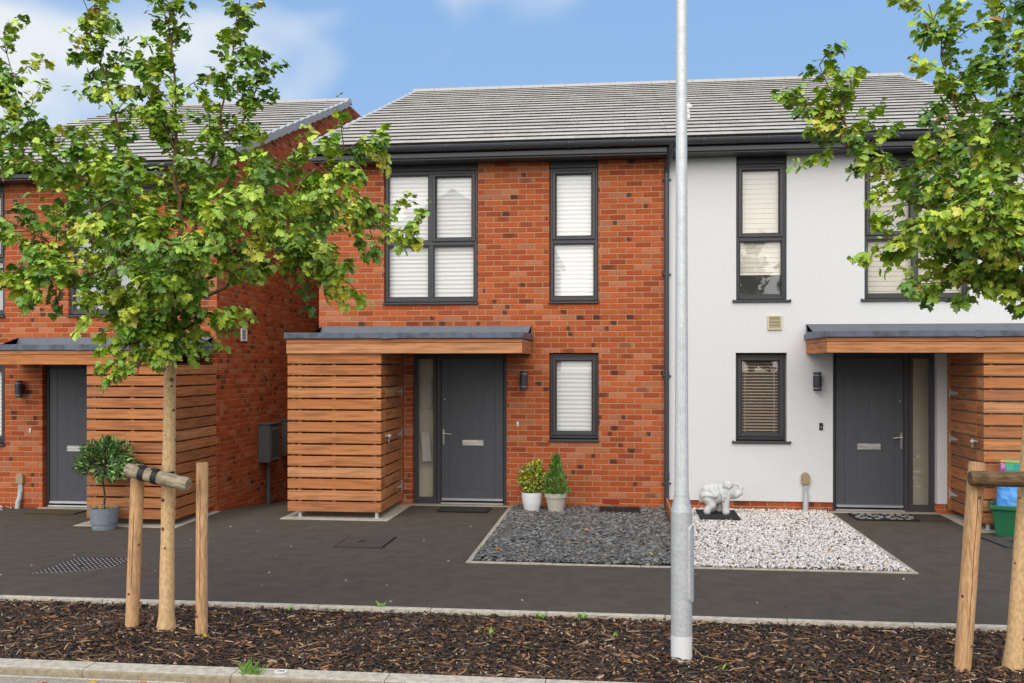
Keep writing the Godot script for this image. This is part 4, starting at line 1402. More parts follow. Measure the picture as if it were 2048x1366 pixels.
func meter_box(z: float, label: String) -> void:
	var s := thing("meter_box", label, "meter box", Vector3(-5.68, ground_y(-5.68, z), z), "meter boxes on the gable wall")
	var y0: float = 0.39 - s.position.y
	var b := MB.new()
	b.mm(Vector3(0.0, y0, -0.21), Vector3(0.2, y0 + 0.6, 0.21), 0.01)
	b.cbox(Vector3(0.105, y0 + 0.612, 0), Vector3(0.235, 0.024, 0.45), 0.006)
	part("box", b, M.meter, s)
	var dd := MB.new()
	dd.mm(Vector3(0.2, y0 + 0.03, -0.18), Vector3(0.212, y0 + 0.57, 0.18), 0.006)
	part("door", dd, M.meter, s)
	for yy in [y0 + 0.05, y0 + 0.53]:
		var h := MB.new()
		h.cbox(Vector3(0.214, yy, 0.0), Vector3(0.006, 0.008, 0.26), 0.002)
		part("seal_strip", h, M.grey_plastic, s)
	var p := MB.new()
	p.tube([Vector3(0.07, y0 + 0.01, -0.06), Vector3(0.07, -0.1, -0.06)], [0.032, 0.032], 12)
	p.tube([Vector3(0.07, 0.22, -0.06), Vector3(0.07, -0.1, -0.06)], [0.041, 0.041], 12)
	part("pipe", p, M.meter, s)

# ---------------------------------------------------------------- plants
func maple_leaf(k: Color) -> ArrayMesh:
	var half := [Vector2(0, 0), Vector2(0.14, 0.0), Vector2(0.33, -0.05), Vector2(0.34, 0.12), Vector2(0.52, 0.24), Vector2(0.45, 0.34), Vector2(0.5, 0.52), Vector2(0.33, 0.5), Vector2(0.23, 0.56), Vector2(0.27, 0.74), Vector2(0.12, 0.78), Vector2(0, 0.97)]
	var pts := []
	for p in half:
		pts.append(p)
	for i in range(half.size() - 2, 0, -1):
		pts.append(Vector2(-half[i].x, half[i].y))
	var m := MB.new()
	var lift := func(p: Vector2) -> Vector3: return Vector3(p.x, -0.26 * absf(p.x) - 0.36 * p.y * p.y + 0.06 * sin(p.x * 9.0), p.y)
	var c: Vector3 = lift.call(Vector2(0, 0.32))
	for i in pts.size():
		m.tri(c, lift.call(pts[i]), lift.call(pts[(i + 1) % pts.size()]), k)
	m.plain(Vector3(0, 0.0, -0.22), Vector3(0.02, 0.012, 0.46), k)
	return m.mesh()

func blade_leaf(w: float) -> ArrayMesh:
	var m := MB.new()
	var a := [Vector3(0, 0, 0), Vector3(w, 0.03, 0.3), Vector3(w * 0.8, 0.0, 0.65), Vector3(0, -0.12, 1.0), Vector3(-w * 0.8, 0.0, 0.65), Vector3(-w, 0.03, 0.3)]
	var c := Vector3(0, -0.02, 0.45)
	for i in 6:
		m.tri(c, a[i], a[(i + 1) % 6])
	return m.mesh()

var leaf_white: ArrayMesh
var leaf_tones: Array = []
var TONES := [Color(0.13, 0.26, 0.026), Color(0.22, 0.38, 0.03), Color(0.32, 0.48, 0.034), Color(0.42, 0.55, 0.038), Color(0.52, 0.59, 0.042), Color(0.6, 0.55, 0.055)]

func look_basis(fwd: Vector3, up: Vector3) -> Basis:
	var z := fwd.normalized()
	var x := up.cross(z)
	if x.length() < 0.01:
		x = Vector3.RIGHT
	x = x.normalized()
	return Basis(x, z.cross(x), z)

func make_tree(label: String, limbs: Array, sd: int, dense: float) -> Node3D:
	rng.seed = sd
	var base: Vector3 = limbs[0][1][0]
	var t := thing("street_tree", label, "tree", base, "young maple street trees")
	var ns := FastNoiseLite.new()
	ns.seed = sd
	ns.frequency = 1.0
	var xf := []
	var col := []
	var twigs := MB.new()
	for li in limbs.size():
		var r0: float = limbs[li][0]
		var cv := Curve3D.new()
		for p in limbs[li][1]:
			cv.add_point(p - base)
		var raw: Array = limbs[li][1]
		# smooth the line through its points
		for i in range(1, raw.size() - 1):
			var tg: Vector3 = (raw[i + 1] - raw[i - 1]) / 6.0
			cv.set_point_in(i, -tg)
			cv.set_point_out(i, tg)
		var len := cv.get_baked_length()
		var pts := []
		var rad := []
		var n := maxi(6, int(len / 0.1))
		for i in n + 1:
			var q := cv.sample_baked(len * i / n, true)
			if li > 0:
				q += Vector3(ns.get_noise_1d(i * 0.9 + li * 31.0), ns.get_noise_1d(i * 0.9 + li * 57.0 + 400.0), ns.get_noise_1d(i * 0.9 + li * 91.0 + 900.0)) * 0.035 * minf(1.0, i * 0.4)
			pts.append(q)
			var f := float(i) / n
			if li == 0:
				rad.append(r0 * (1.0 - 0.3 * f) * (1.0 + 0.28 * exp(-f * 30.0)))
			else:
				rad.append(maxf(r0 * 0.62 * pow(1.0 - f, 0.8), 0.0035))
		var tb := MB.new()
		if li == 0:
			pts.push_front(pts[0] - Vector3(0, 0.15, 0))
			rad.push_front(rad[0] * 1.1)
			tb.tube(pts, rad, 18, Color.WHITE, 0.09, ns)
			var tr := part("trunk", tb, M.trunk, t)
			for k in 26:
				var f := rng.randf_range(0.03, 0.97)
				var q := cv.sample_baked(len * f)
				var a := rng.randf() * TAU
				var o := Vector3(cos(a), 0.0, sin(a))
				var rr := r0 * (1.0 - 0.3 * f)
				var kn := MB.new()
				var s := rng.randf_range(0.006, 0.014)
				kn.lathe(q + o * (rr - 0.003), [Vector2(s * 1.3, 0.0), Vector2(s, s * 0.6), Vector2(0.0, s * 0.9)], 8, Color.WHITE, Basis(Quaternion(Vector3.UP, o)))
				part("knot", kn, M.knot, tr)
			continue
		tb.tube(pts, rad, 8, Color.WHITE, 0.08, ns)
		part("branch", tb, M.branch, t)
		var s := 0.24 * len if len > 0.9 else 0.05
		while s < len + 0.02:
			var q: Vector3 = pts[mini(int(s / len * n), n)]
			var dirn := (cv.sample_baked(minf(s + 0.05, len)) - cv.sample_baked(maxf(s - 0.05, 0.0))).normalized()
			var out := Vector3(rng.randfn(), rng.randfn() * 0.8, rng.randfn()).normalized()
			out = (out - dirn * out.dot(dirn) * 0.5 + dirn * 0.55 + Vector3(0, 0.15, 0)).normalized()
			var tl := rng.randf_range(0.1, 0.34)
			var e := q + out * tl - Vector3(0, tl * tl * 0.25, 0)
			var mid := (q + e) * 0.5 + Vector3(jit(0.02), 0.015, jit(0.02))
			twigs.tube([q, mid, e], [0.0045, 0.0035, 0.0022], 5)
			var tone := int(clampf(rng.randfn(2.2, 1.4), 0, 5))
			var nl := int(rng.randf_range(15, 28) * dense)
			for k in nl:
				var f := clampf(rng.randf_range(0.3, 1.15), 0.0, 1.15)
				var pb := q.lerp(e, f) + Vector3(jit(0.045), jit(0.04), jit(0.045))
				var fw := (out * 0.5 + Vector3(jit(1.0), jit(0.5) - 0.45, jit(1.0))).normalized()
				var nu := Vector3(jit(0.75), 0.85, jit(0.75)).normalized()
				var sz := rng.randf_range(0.034, 0.084)
				var b := look_basis(fw, nu).scaled_local(Vector3(sz * rng.randf_range(0.85, 1.1), sz, sz))
				var kk: Color = shade(TONES[clampi(tone + rng.randi_range(-1, 1), 0, 5)], 0.2)
				if rng.randf() < 0.008:
					kk = Color(0.35, 0.13, 0.03)
				xf.append(Transform3D(b, pb))
				col.append(kk)
			if rng.randf() < 0.2: # hanging winged seeds
				for k in 7:
					var sz := rng.randf_range(0.018, 0.03)
					xf.append(Transform3D(look_basis(Vector3(jit(1), -1.0, jit(1)), Vector3(jit(1), 0.3, jit(1))).scaled_local(Vector3(sz * 0.5, sz, sz * 1.3)), e + Vector3(jit(0.04), -0.03 + jit(0.03), jit(0.04))))
					col.append(shade(Color(0.4, 0.3, 0.09), 0.2))
			s += rng.randf_range(0.034, 0.062)
	part("twigs", twigs, M.branch, t).set_meta("kind", "stuff")
	# the leaves nearest the road stand alone, the rest is the crown
	var order := range(xf.size())
	order.sort_custom(func(a, b): return xf[a].origin.z > xf[b].origin.z)
	var xr := []
	var cr := []
	for i in order.size():
		var k: int = order[i]
		if i < 260:
			var best := 0
			var bd := 9.0
			for j in 6:
				var dd := absf(TONES[j].r - col[k].r) + absf(TONES[j].g - col[k].g)
				if dd < bd:
					bd = dd
					best = j
			var o := part("leaf", leaf_tones[best], M.leaf, t)
			o.transform = xf[k]
		else:
			xr.append(xf[k])
			cr.append(col[k])
	heap("crown", leaf_white, M.leaf, xr, cr, t)
	return t

func crown_heap(parent: Node, me: ArrayMesh, n: int, inside: Callable, size: Vector2, tones: Array, out_c: Vector3, droop: float) -> void:
	var xf := []
	var col := []
	for i in n:
		var p: Vector3 = inside.call()
		var o := (p - out_c).normalized()
		var fw := (o + Vector3(jit(0.8), jit(0.8) - droop, jit(0.8))).normalized()
		var sz := rng.randf_range(size.x, size.y)
		xf.append(Transform3D(look_basis(fw, (o + Vector3(jit(0.5), 0.6, jit(0.5))).normalized()).scaled_local(Vector3.ONE * sz), p))
		col.append(shade(tones[rng.randi() % tones.size()], 0.25))
	heap("foliage", me, M.small_leaf, xf, col, parent)

func pot_shape(m: MB, at: Vector3, prof: Array, sq := 1.0) -> void:
	m.lathe(at, prof, 28, Color.WHITE, Basis.IDENTITY, sq)

func make_pots() -> void:
	# bay tree in a grey pot
	rng.seed = 61
	var y := ground_y(-6.5, 1.5)
	var t := thing("bay_tree", "clipped bay tree on a thin stem in a grey pot with a ring", "potted plant", Vector3(-6.5, y, 1.52))
	var m := MB.new()
	pot_shape(m, Vector3.ZERO, [Vector2(0.0, 0.002), Vector2(0.148, 0.0), Vector2(0.156, 0.052), Vector2(0.15, 0.056), Vector2(0.152, 0.062), Vector2(0.16, 0.066), Vector2(0.186, 0.262), Vector2(0.19, 0.272), Vector2(0.178, 0.274), Vector2(0.17, 0.245)], 0.85)
	part("pot", m, M.pot_grey, t)
	var so := MB.new()
	so.lathe(Vector3(0, 0.246, 0), [Vector2(0.172, 0.0), Vector2(0.1, 0.016), Vector2(0.0, 0.02)], 20, Color.WHITE, Basis.IDENTITY, 0.85)
	part("soil", so, M.soil, t)
	var st := MB.new()
	st.tube([Vector3(0, 0.24, 0), Vector3(0.012, 0.42, 0.0), Vector3(-0.008, 0.6, 0.01), Vector3(0.0, 0.75, 0.0), Vector3(0.02, 0.95, 0)], [0.014, 0.012, 0.012, 0.011, 0.006], 8)
	for k in 9:
		var a := k * 2.4
		st.tube([Vector3(0, 0.68, 0), Vector3(cos(a) * 0.13, 0.82 + jit(0.06), sin(a) * 0.13), Vector3(cos(a) * 0.26, 0.9 + jit(0.12), sin(a) * 0.24)], [0.007, 0.005, 0.003], 5)
	part("stem", st, M.bark_dark, t)
	var lumps := []
	for k in 15:
		lumps.append([Vector3(jit(0.28), 0.87 + jit(0.17), jit(0.22)), rng.randf_range(0.1, 0.16)])
	lumps.append([Vector3(-0.27, 0.83, 0.0), 0.1])
	lumps.append([Vector3(0.03, 1.08, 0.0), 0.09])
	lumps.append([Vector3(0.12, 1.02, 0.0), 0.1])
	crown_heap(t, blade_leaf(0.17), 2600, func() -> Vector3:
		var l = lumps[rng.randi() % lumps.size()]
		var o: Vector3 = Vector3(rng.randfn(), rng.randfn(), rng.randfn()).normalized() * l[1] * pow(rng.randf(), 0.4)
		return l[0] + o, Vector2(0.05, 0.085), [Color(0.05, 0.12, 0.024), Color(0.085, 0.19, 0.032), Color(0.14, 0.28, 0.045), Color(0.21, 0.36, 0.065), Color(0.045, 0.09, 0.025)], Vector3(0, 0.8, 0), 0.0)
	var straw := MB.new()
	for k in 130:
		var a := rng.randf() * TAU
		var r := 0.17 * sqrt(rng.randf())
		straw.plain(Vector3(cos(a) * r, 0.272 + rng.randf() * 0.03, sin(a) * r * 0.85), Vector3(rng.randf_range(0.02, 0.06), 0.003, 0.006), Color.WHITE, Basis(Vector3.UP, rng.randf() * TAU) * Basis(Vector3.BACK, jit(0.9)))
	part("straw", straw, M.straw, t).set_meta("kind", "stuff")
	# yellow leaved shrub in a white pot
	rng.seed = 62
	t = thing("potted_shrub", "round yellow and green leaved shrub in a glossy white pot", "potted plant", Vector3(-1.155, 0.02, 0.42))
	m = MB.new()
	pot_shape(m, Vector3.ZERO, [Vector2(0.0, 0.002), Vector2(0.092, 0.0), Vector2(0.1, 0.006), Vector2(0.125, 0.1), Vector2(0.138, 0.2), Vector2(0.139, 0.238), Vector2(0.134, 0.241), Vector2(0.13, 0.21)])
	part("pot", m, M.pot_white, t)
	so = MB.new()
	so.lathe(Vector3(0, 0.215, 0), [Vector2(0.131, 0.0), Vector2(0.0, 0.012)], 20)
	part("soil", so, M.soil, t)
	st = MB.new()
	for k in 10:
		var a := k * 0.63
		st.tube([Vector3(0, 0.2, 0), Vector3(cos(a) * 0.06, 0.32, sin(a) * 0.06), Vector3(cos(a) * 0.14, 0.42 + jit(0.08), sin(a) * 0.13)], [0.006, 0.005, 0.003], 5)
	part("stem", st, M.bark_dark, t)
	crown_heap(t, blade_leaf(0.24), 1500, func() -> Vector3:
		var o := Vector3(rng.randfn(), rng.randfn(), rng.randfn()).normalized() * pow(rng.randf(), 0.3)
		var p := Vector3(o.x * 0.18, 0.42 + o.y * 0.19, o.z * 0.17)
		if rng.randf() < 0.12:
			p = Vector3(0.06, 0.58, 0.02) + o * 0.08
		return p, Vector2(0.03, 0.052), [Color(0.5, 0.5, 0.045), Color(0.42, 0.45, 0.04), Color(0.16, 0.26, 0.03), Color(0.08, 0.15, 0.02), Color(0.58, 0.55, 0.07), Color(0.3, 0.38, 0.03)], Vector3(0, 0.38, 0), 0.1)
	# small conifer in a beige pot
	rng.seed = 63
	t = thing("potted_conifer", "small pointed green conifer in a beige rimmed pot", "potted plant", Vector3(-0.835, 0.02, 0.46))
	m = MB.new()
	pot_shape(m, Vector3.ZERO, [Vector2(0.0, 0.002), Vector2(0.098, 0.0), Vector2(0.1, 0.004), Vector2(0.134, 0.185), Vector2(0.148, 0.187), Vector2(0.153, 0.24), Vector2(0.15, 0.244), Vector2(0.142, 0.243), Vector2(0.137, 0.21)])
	part("pot", m, M.pot_beige, t)
	so = MB.new()
	so.lathe(Vector3(0, 0.215, 0), [Vector2(0.138, 0.0), Vector2(0.0, 0.012)], 20)
	part("soil", so, M.soil, t)
	st = MB.new()
	st.tube([Vector3(0, 0.2, 0), Vector3(0, 0.45, 0), Vector3(0.0, 0.72, 0)], [0.012, 0.009, 0.003], 6)
	part("stem", st, M.bark_dark, t)
	crown_heap(t, blade_leaf(0.12), 3200, func() -> Vector3:
		var h := pow(rng.randf(), 1.35)
		var a := rng.randf() * TAU
		var r := (0.17 * pow(1.0 - h, 0.85) + 0.012 + 0.02 * sin(h * 30.0 + a * 2.0)) * pow(rng.randf(), 0.35)
		return Vector3(cos(a) * r, 0.235 + h * 0.51, sin(a) * r), Vector2(0.025, 0.045), [Color(0.075, 0.2, 0.02), Color(0.13, 0.3, 0.028), Color(0.05, 0.13, 0.018), Color(0.18, 0.36, 0.04)], Vector3(0, 0.2, 0), -0.5)

func make_weeds() -> void:
	var me := blade_leaf(0.16)
	var spots := [[Vector3(-0.6, 0, 5.63), 0.07, "bushy green weed sprouting in mulch below the potted conifer"], [Vector3(-0.29, 0, 5.55), 0.07, "flat green weed close by the path edging stones"], [Vector3(-1.9, 0.015, 5.44), 0.055, "small green weed growing out of a path edging joint"], [Vector3(-0.92, 0, 6.02), 0.05, "tiny green seedling beside a pale stick in the mulch"], [Vector3(-0.63, 0, 6.3), 0.045, "tiny thin seedling low in the mulch near the kerb"], [Vector3(-0.04, 0, 5.92), 0.05, "yellow green seedling in mulch near the lamp post"], [Vector3(0.64, 0, 6.65), 0.06, "two leaved green seedling in front of the lamp post"], [Vector3(-2.3, -0.02, 7.08), 0.11, "feathery green weed growing up beside the white kerb disc"], [Vector3(-5.0, -0.28, -1.9), 0.16, "green weed at the foot of the alley gable wall"], [Vector3(-2.6, 0, 5.55), 0.04, "small green weed in mulch behind the tree stake"]]
	rng.seed = 80
	for s in spots:
		var p: Vector3 = s[0]
		if p.z > 5.47 and p.z < 6.96:
			p.y = mulch_y(p.x, p.z) + 0.015
		var t := thing("weed", s[2], "weed", p)
		var big: float = s[1]
		for k in (46 if big > 0.1 else (2 if s[2].begins_with("two") else 10)):
			var o := part("leaf", me, M.weed, t)
			var a := rng.randf() * TAU
			var fw := Vector3(cos(a), rng.randf_range(0.25, 1.4) if big < 0.1 else rng.randf_range(1.0, 4.0), sin(a))
			var sz := big * rng.randf_range(0.7, 1.2)
			o.transform = Transform3D(look_basis(fw, Vector3.UP).scaled_local(Vector3(sz * (1.0 if big < 0.1 else 0.22), sz, sz)), Vector3(jit(0.02 if big < 0.1 else 0.06), 0, jit(0.02)))

func make_fallen() -> void:
	rng.seed = 90
	var spots := [[Vector3(-3.3, -0.04, 7.2), "yellow", "small yellow fallen leaf on the drain grate by the kerb"], [Vector3(-2.98, -0.036, 7.19), "orange", "curled orange fallen leaf with a stalk on the grate"], [Vector3(-2.68, -0.04, 7.2), "orange", "broken orange fallen leaf at the end of the grate"], [Vector3(-3.58, -0.04, 7.26), "orange", "tan fallen leaf on the grate at the road edge"], [Vector3(0.3, 0.045, 3.2), "yellow", "pale yellow leaf lying on the slate chippings"], [Vector3(-0.4, 0.045, 1.9), "orange", "brown leaf lying among slate chippings before the pots"], [Vector3(-1.25, 0.045, 3.1), "orange", "orange leaf on slate near the bed edging corner"], [Vector3(-0.66, 0.0, 5.86), "orange", "tan leaf curled on the bark mulch"], [Vector3(-3.0, 0.02, 6.25), "yellow", "yellowish leaf on mulch beside the tree trunk foot"]]
	for s in spots:
		var p: Vector3 = s[0]
		if p.z > 5.47 and p.z < 6.96:
			p.y = mulch_y(p.x, p.z) + 0.025
		var o := solo("fallen_leaf", leaf_white, M.autumn if s[1] == "orange" else M.autumn_yellow, s[2], "leaf", p)
		o.basis = Basis(Vector3.UP, rng.randf() * TAU) * Basis(Vector3.RIGHT, jit(0.4)) * Basis.from_scale(Vector3.ONE * rng.randf_range(0.06, 0.085))

# ---------------------------------------------------------------- street furniture
func make_lamp_post() -> void:
	var t := thing("lamp_post", "tall galvanised steel lamp post with white painted foot in the mulch", "lamp post", Vector3(0.404, 0, 6.47))
	var m := MB.new()
	m.lathe(Vector3.ZERO, [Vector2(0.07, 0.158), Vector2(0.07, 0.975), Vector2(0.067, 0.99), Vector2(0.05, 1.075), Vector2(0.049, 1.088)], 36)
	part("base_section", m, M.galv_dull, t)
	m = MB.new()
	m.lathe(Vector3.ZERO, [Vector2(0.0705, -0.2), Vector2(0.0705, 0.16), Vector2(0.07, 0.162)], 36)
	part("painted_foot", m, M.white_plastic, t)
	m = MB.new()
	m.lathe(Vector3.ZERO, [Vector2(0.047, 1.08), Vector2(0.043, 1.6), Vector2(0.037, 3.4), Vector2(0.036, 6.2), Vector2(0.0, 6.2)], 32)
	part("shaft", m, M.galv, t)
	# access door on the right flank with rounded ends
	m = MB.new()
	var pts := []
	for i in 9:
		var a := PI * i / 8.0
		pts.append(Vector2(cos(a) * 0.036, 0.86 + sin(a) * 0.036))
	for i in 9:
		var a := PI + PI * i / 8.0
		pts.append(Vector2(cos(a) * 0.036, 0.42 + sin(a) * 0.036))
	var turn := Basis(Vector3.UP, 1.15)
	var o := turn * Vector3(0, 0.64, 0.06)
	for i in pts.size():
		var A: Vector2 = pts[i]
		var B: Vector2 = pts[(i + 1) % pts.size()]
		var f := func(q: Vector2, z: float, s: float) -> Vector3: return turn * Vector3(q.x * s, 0.64 + (q.y - 0.64) * (1.0 - (1.0 - s) * 0.14), z - q.x * q.x * 5.0)
		m.quado(f.call(A, 0.06, 1.0), f.call(B, 0.06, 1.0), f.call(B, 0.077, 1.0), f.call(A, 0.077, 1.0), o)
		m.quado(f.call(A, 0.077, 1.0), f.call(B, 0.077, 1.0), f.call(B, 0.08, 0.9), f.call(A, 0.08, 0.9), o)
		m.trio(f.call(A, 0.08, 0.9), f.call(B, 0.08, 0.9), turn * Vector3(0, 0.64, 0.0805), o)
	part("access_door", m, M.galv_dull, t)
	m = MB.new()
	m.mm(Vector3(-0.012, 1.1, 0.036), Vector3(0.004, 2.2, 0.0465), 0.003)
	part("cable_strip", m, M.galv, t)
	m = MB.new()
	prism(m, [Vector2(-0.006, 3.57), Vector2(0.006, 3.57), Vector2(0.006, 3.67), Vector2(-0.006, 3.67)], 0.03, 0.054)
	m.cbox(Vector3(0.042, 3.63, 0.0), Vector3(0.025, 0.06, 0.02), 0.006)
	m.lathe(Vector3(0.054, 3.65, 0.0), [Vector2(0.0, -0.016), Vector2(0.014, -0.015), Vector2(0.014, 0.015), Vector2(0.0, 0.016)], 10, Color.WHITE, Basis(Vector3.RIGHT, PI / 2))
	part("hinge_bracket", m, M.galv, t)
	# a fine dry stalk against it
	m = MB.new()
	m.tube([Vector3(0.07, 0.09, 0.02), Vector3(0.13, 0.035, 0.03), Vector3(0.26, 0.01, 0.02), Vector3(0.38, 0.0, 0.0)], [0.002, 0.0025, 0.002, 0.0015], 5)
	solo("dry_stalk", m, M.straw, "thin dry stalk leaning on the foot of the lamp post", "stalk", Vector3(0.404, 0.0, 6.47))

func stake(called: String, t: Node3D, a: Vector3, b: Vector3, r: float, sd: int) -> void:
	rng.seed = sd
	var m := MB.new()
	var ns := FastNoiseLite.new()
	ns.seed = sd
	var pts := []
	var rad := []
	for i in 13:
		pts.append(a.lerp(b, i / 12.0))
		rad.append(r * (1.0 + jit(0.012)))
	pts.push_front(a - Vector3(0, 0.12, 0))
	rad.push_front(r)
	pts.append(b + (b - a).normalized() * 0.006)
	rad.append(r * 0.9)
	m.tube(pts, rad, 16, Color.WHITE, 0.03, ns)
	var o := part(called, m, M.stake, t)
	# a drying crack down the front
	var c := MB.new()
	var ang := jit(0.35)
	var f := Vector3(sin(ang), 0, cos(ang))
	var x0 := rng.randf_range(0.05, 0.25)
	var x1 := rng.randf_range(0.65, 0.98)
	var cp := []
	var cr := []
	for i in 9:
		var q := a.lerp(b, lerpf(x0, x1, i / 8.0))
		cp.append(q + f.rotated(Vector3.UP, jit(0.06)) * (r * 0.985))
		cr.append(0.0022 if i > 0 and i < 8 else 0.0006)
	c.tube(cp, cr, 5)
	part("crack", c, M.crack, o)
	for i in 3:
		var kn := MB.new()
		var aa := jit(1.2)
		var oo := Vector3(sin(aa), 0, cos(aa))
		kn.lathe(a.lerp(b, rng.randf_range(0.1, 0.9)) + oo * (r * 0.97), [Vector2(0.012, 0.0), Vector2(0.009, 0.003), Vector2(0.0, 0.004)], 10, Color.WHITE, Basis(Quaternion(Vector3.UP, oo)))
		part("knot", kn, M.knot, o)

func strap(t: Node3D, p: Vector3, axis: Vector3, r: float, w: float) -> void:
	var m := MB.new()
	var b := Basis(Quaternion(Vector3.UP, axis.normalized()))
	m.lathe(p, [Vector2(r * 0.96, -w * 0.5), Vector2(r * 1.08, -w * 0.5 + 0.002), Vector2(r * 1.08, w * 0.5 - 0.002), Vector2(r * 0.96, w * 0.5)], 20, Color.WHITE, b)
	m.cbox(p + Vector3(0, r * 1.04, r * 0.2), Vector3(w * 1.15, 0.014, 0.05), 0.004, Color.WHITE, Basis(Vector3.BACK, atan2(axis.y, axis.x)))
	part("strap", m, M.rubber, t)

func make_stakes() -> void:
	var t := thing("tree_stake_frame", "two round timber stakes with a weathered cross rail strapped to a maple trunk", "tree stakes", Vector3(-3.33, 0, 6.19))
	stake("stake", t, Vector3(-0.255, -0.02, 0.0), Vector3(-0.205, 1.2, 0.0), 0.048, 5)
	stake("stake", t, Vector3(0.285, -0.03, 0.0), Vector3(0.291, 1.222, 0.0), 0.043, 6)
	var a := Vector3(-0.22, 1.185, 0.13)
	var b := Vector3(0.255, 1.085, 0.15)
	var m := MB.new()
	var ns := FastNoiseLite.new()
	m.tube([a - (b - a) * 0.004, a + (b - a) * 0.01, a.lerp(b, 0.33), a.lerp(b, 0.66), b - (b - a) * 0.01, b], [0.043, 0.05, 0.051, 0.05, 0.05, 0.046], 18, Color.WHITE, 0.03, ns)
	part("rail", m, M.rail, t)
	strap(t, a.lerp(b, 0.27), b - a, 0.052, 0.045)
	strap(t, a.lerp(b, 0.48), b - a, 0.052, 0.045)
	var ts := MB.new()
	ts.lathe(Vector3(0.012, 1.14, 0.0), [Vector2(0.055, -0.022), Vector2(0.06, -0.02), Vector2(0.06, 0.02), Vector2(0.055, 0.022)], 20)
	ts.cbox(Vector3(0.012, 1.14, 0.07), Vector3(0.06, 0.04, 0.05), 0.006)
	part("strap", ts, M.rubber, t)
	t = thing("tree_stake_frame", "split timber stake with a dark stained cross rail strapped to a maple trunk", "tree stakes", Vector3(2.52, 0, 6.38))
	stake("stake", t, Vector3(-0.325, -0.02, 0.03), Vector3(-0.235, 1.31, 0.03), 0.052, 7)
	stake("stake", t, Vector3(0.46, -0.02, 0.03), Vector3(0.46, 1.3, 0.03), 0.05, 8)
	a = Vector3(-0.315, 1.225, 0.14)
	b = Vector3(0.5, 1.22, 0.14)
	m = MB.new()
	m.tube([a - (b - a) * 0.003, a + (b - a) * 0.008, a.lerp(b, 0.33), a.lerp(b, 0.66), b - (b - a) * 0.01, b], [0.044, 0.048, 0.049, 0.05, 0.05, 0.046], 18, Color.WHITE, 0.03, ns)
	part("rail", m, M.rail_dark, t)
	strap(t, a.lerp(b, 0.47), b - a, 0.051, 0.1)

func drain_cover(at: Vector3, turn: float, label: String, sx: float, sz: float, bright: bool) -> void:
	var t := thing("drain_cover", label, "drain cover", at, "", turn)
	var f := MB.new()
	var g := 0.02
	f.mm(Vector3(-sx - g, -0.02, -sz - g), Vector3(-sx, 0.005, sz + g), 0.002)
	f.mm(Vector3(sx, -0.02, -sz - g), Vector3(sx + g, 0.005, sz + g), 0.002)
	f.mm(Vector3(-sx, -0.02, -sz - g), Vector3(sx, 0.0045, -sz), 0.002)
	f.mm(Vector3(-sx, -0.02, sz), Vector3(sx, 0.0045, sz + g), 0.002)
	part("rim", f, M.cast, t)
	var p := MB.new()
	p.mm(Vector3(-sx + 0.004, -0.02, -sz + 0.004), Vector3(sx - 0.004, 0.006, sz - 0.004), 0.001)
	part("plate", p, M.cast, t)
	var st := MB.new()
	var nx := 12
	var nz := 13
	for i in nx:
		for j in nz:
			var q := Vector3(-sx + 2.0 * sx * (i + 0.5) / nx, 0.006, -sz + 2.0 * sz * (j + 0.5) / nz)
			if absf(q.x + 0.03) < 0.035 and absf(q.z) < 0.05:
				continue
			st.lathe(q, [Vector2(0.011, 0.0), Vector2(0.0095, 0.003), Vector2(0.0, 0.0042)], 7)
	part("studs", st, M.stud if bright else M.stud_dull, t).set_meta("kind", "stuff")

func flat_mat(called: String, label: String, at: Vector3, sx: float, sz: float, m: Material, turn := 0.0) -> Node3D:
	var t := thing(called, label, "mat", at, "", turn)
	var b := MB.new()
	b.cbox(Vector3(0, 0.007, 0), Vector3(sx, 0.014, sz), 0.004)
	part("pile", b, m, t)
	return t

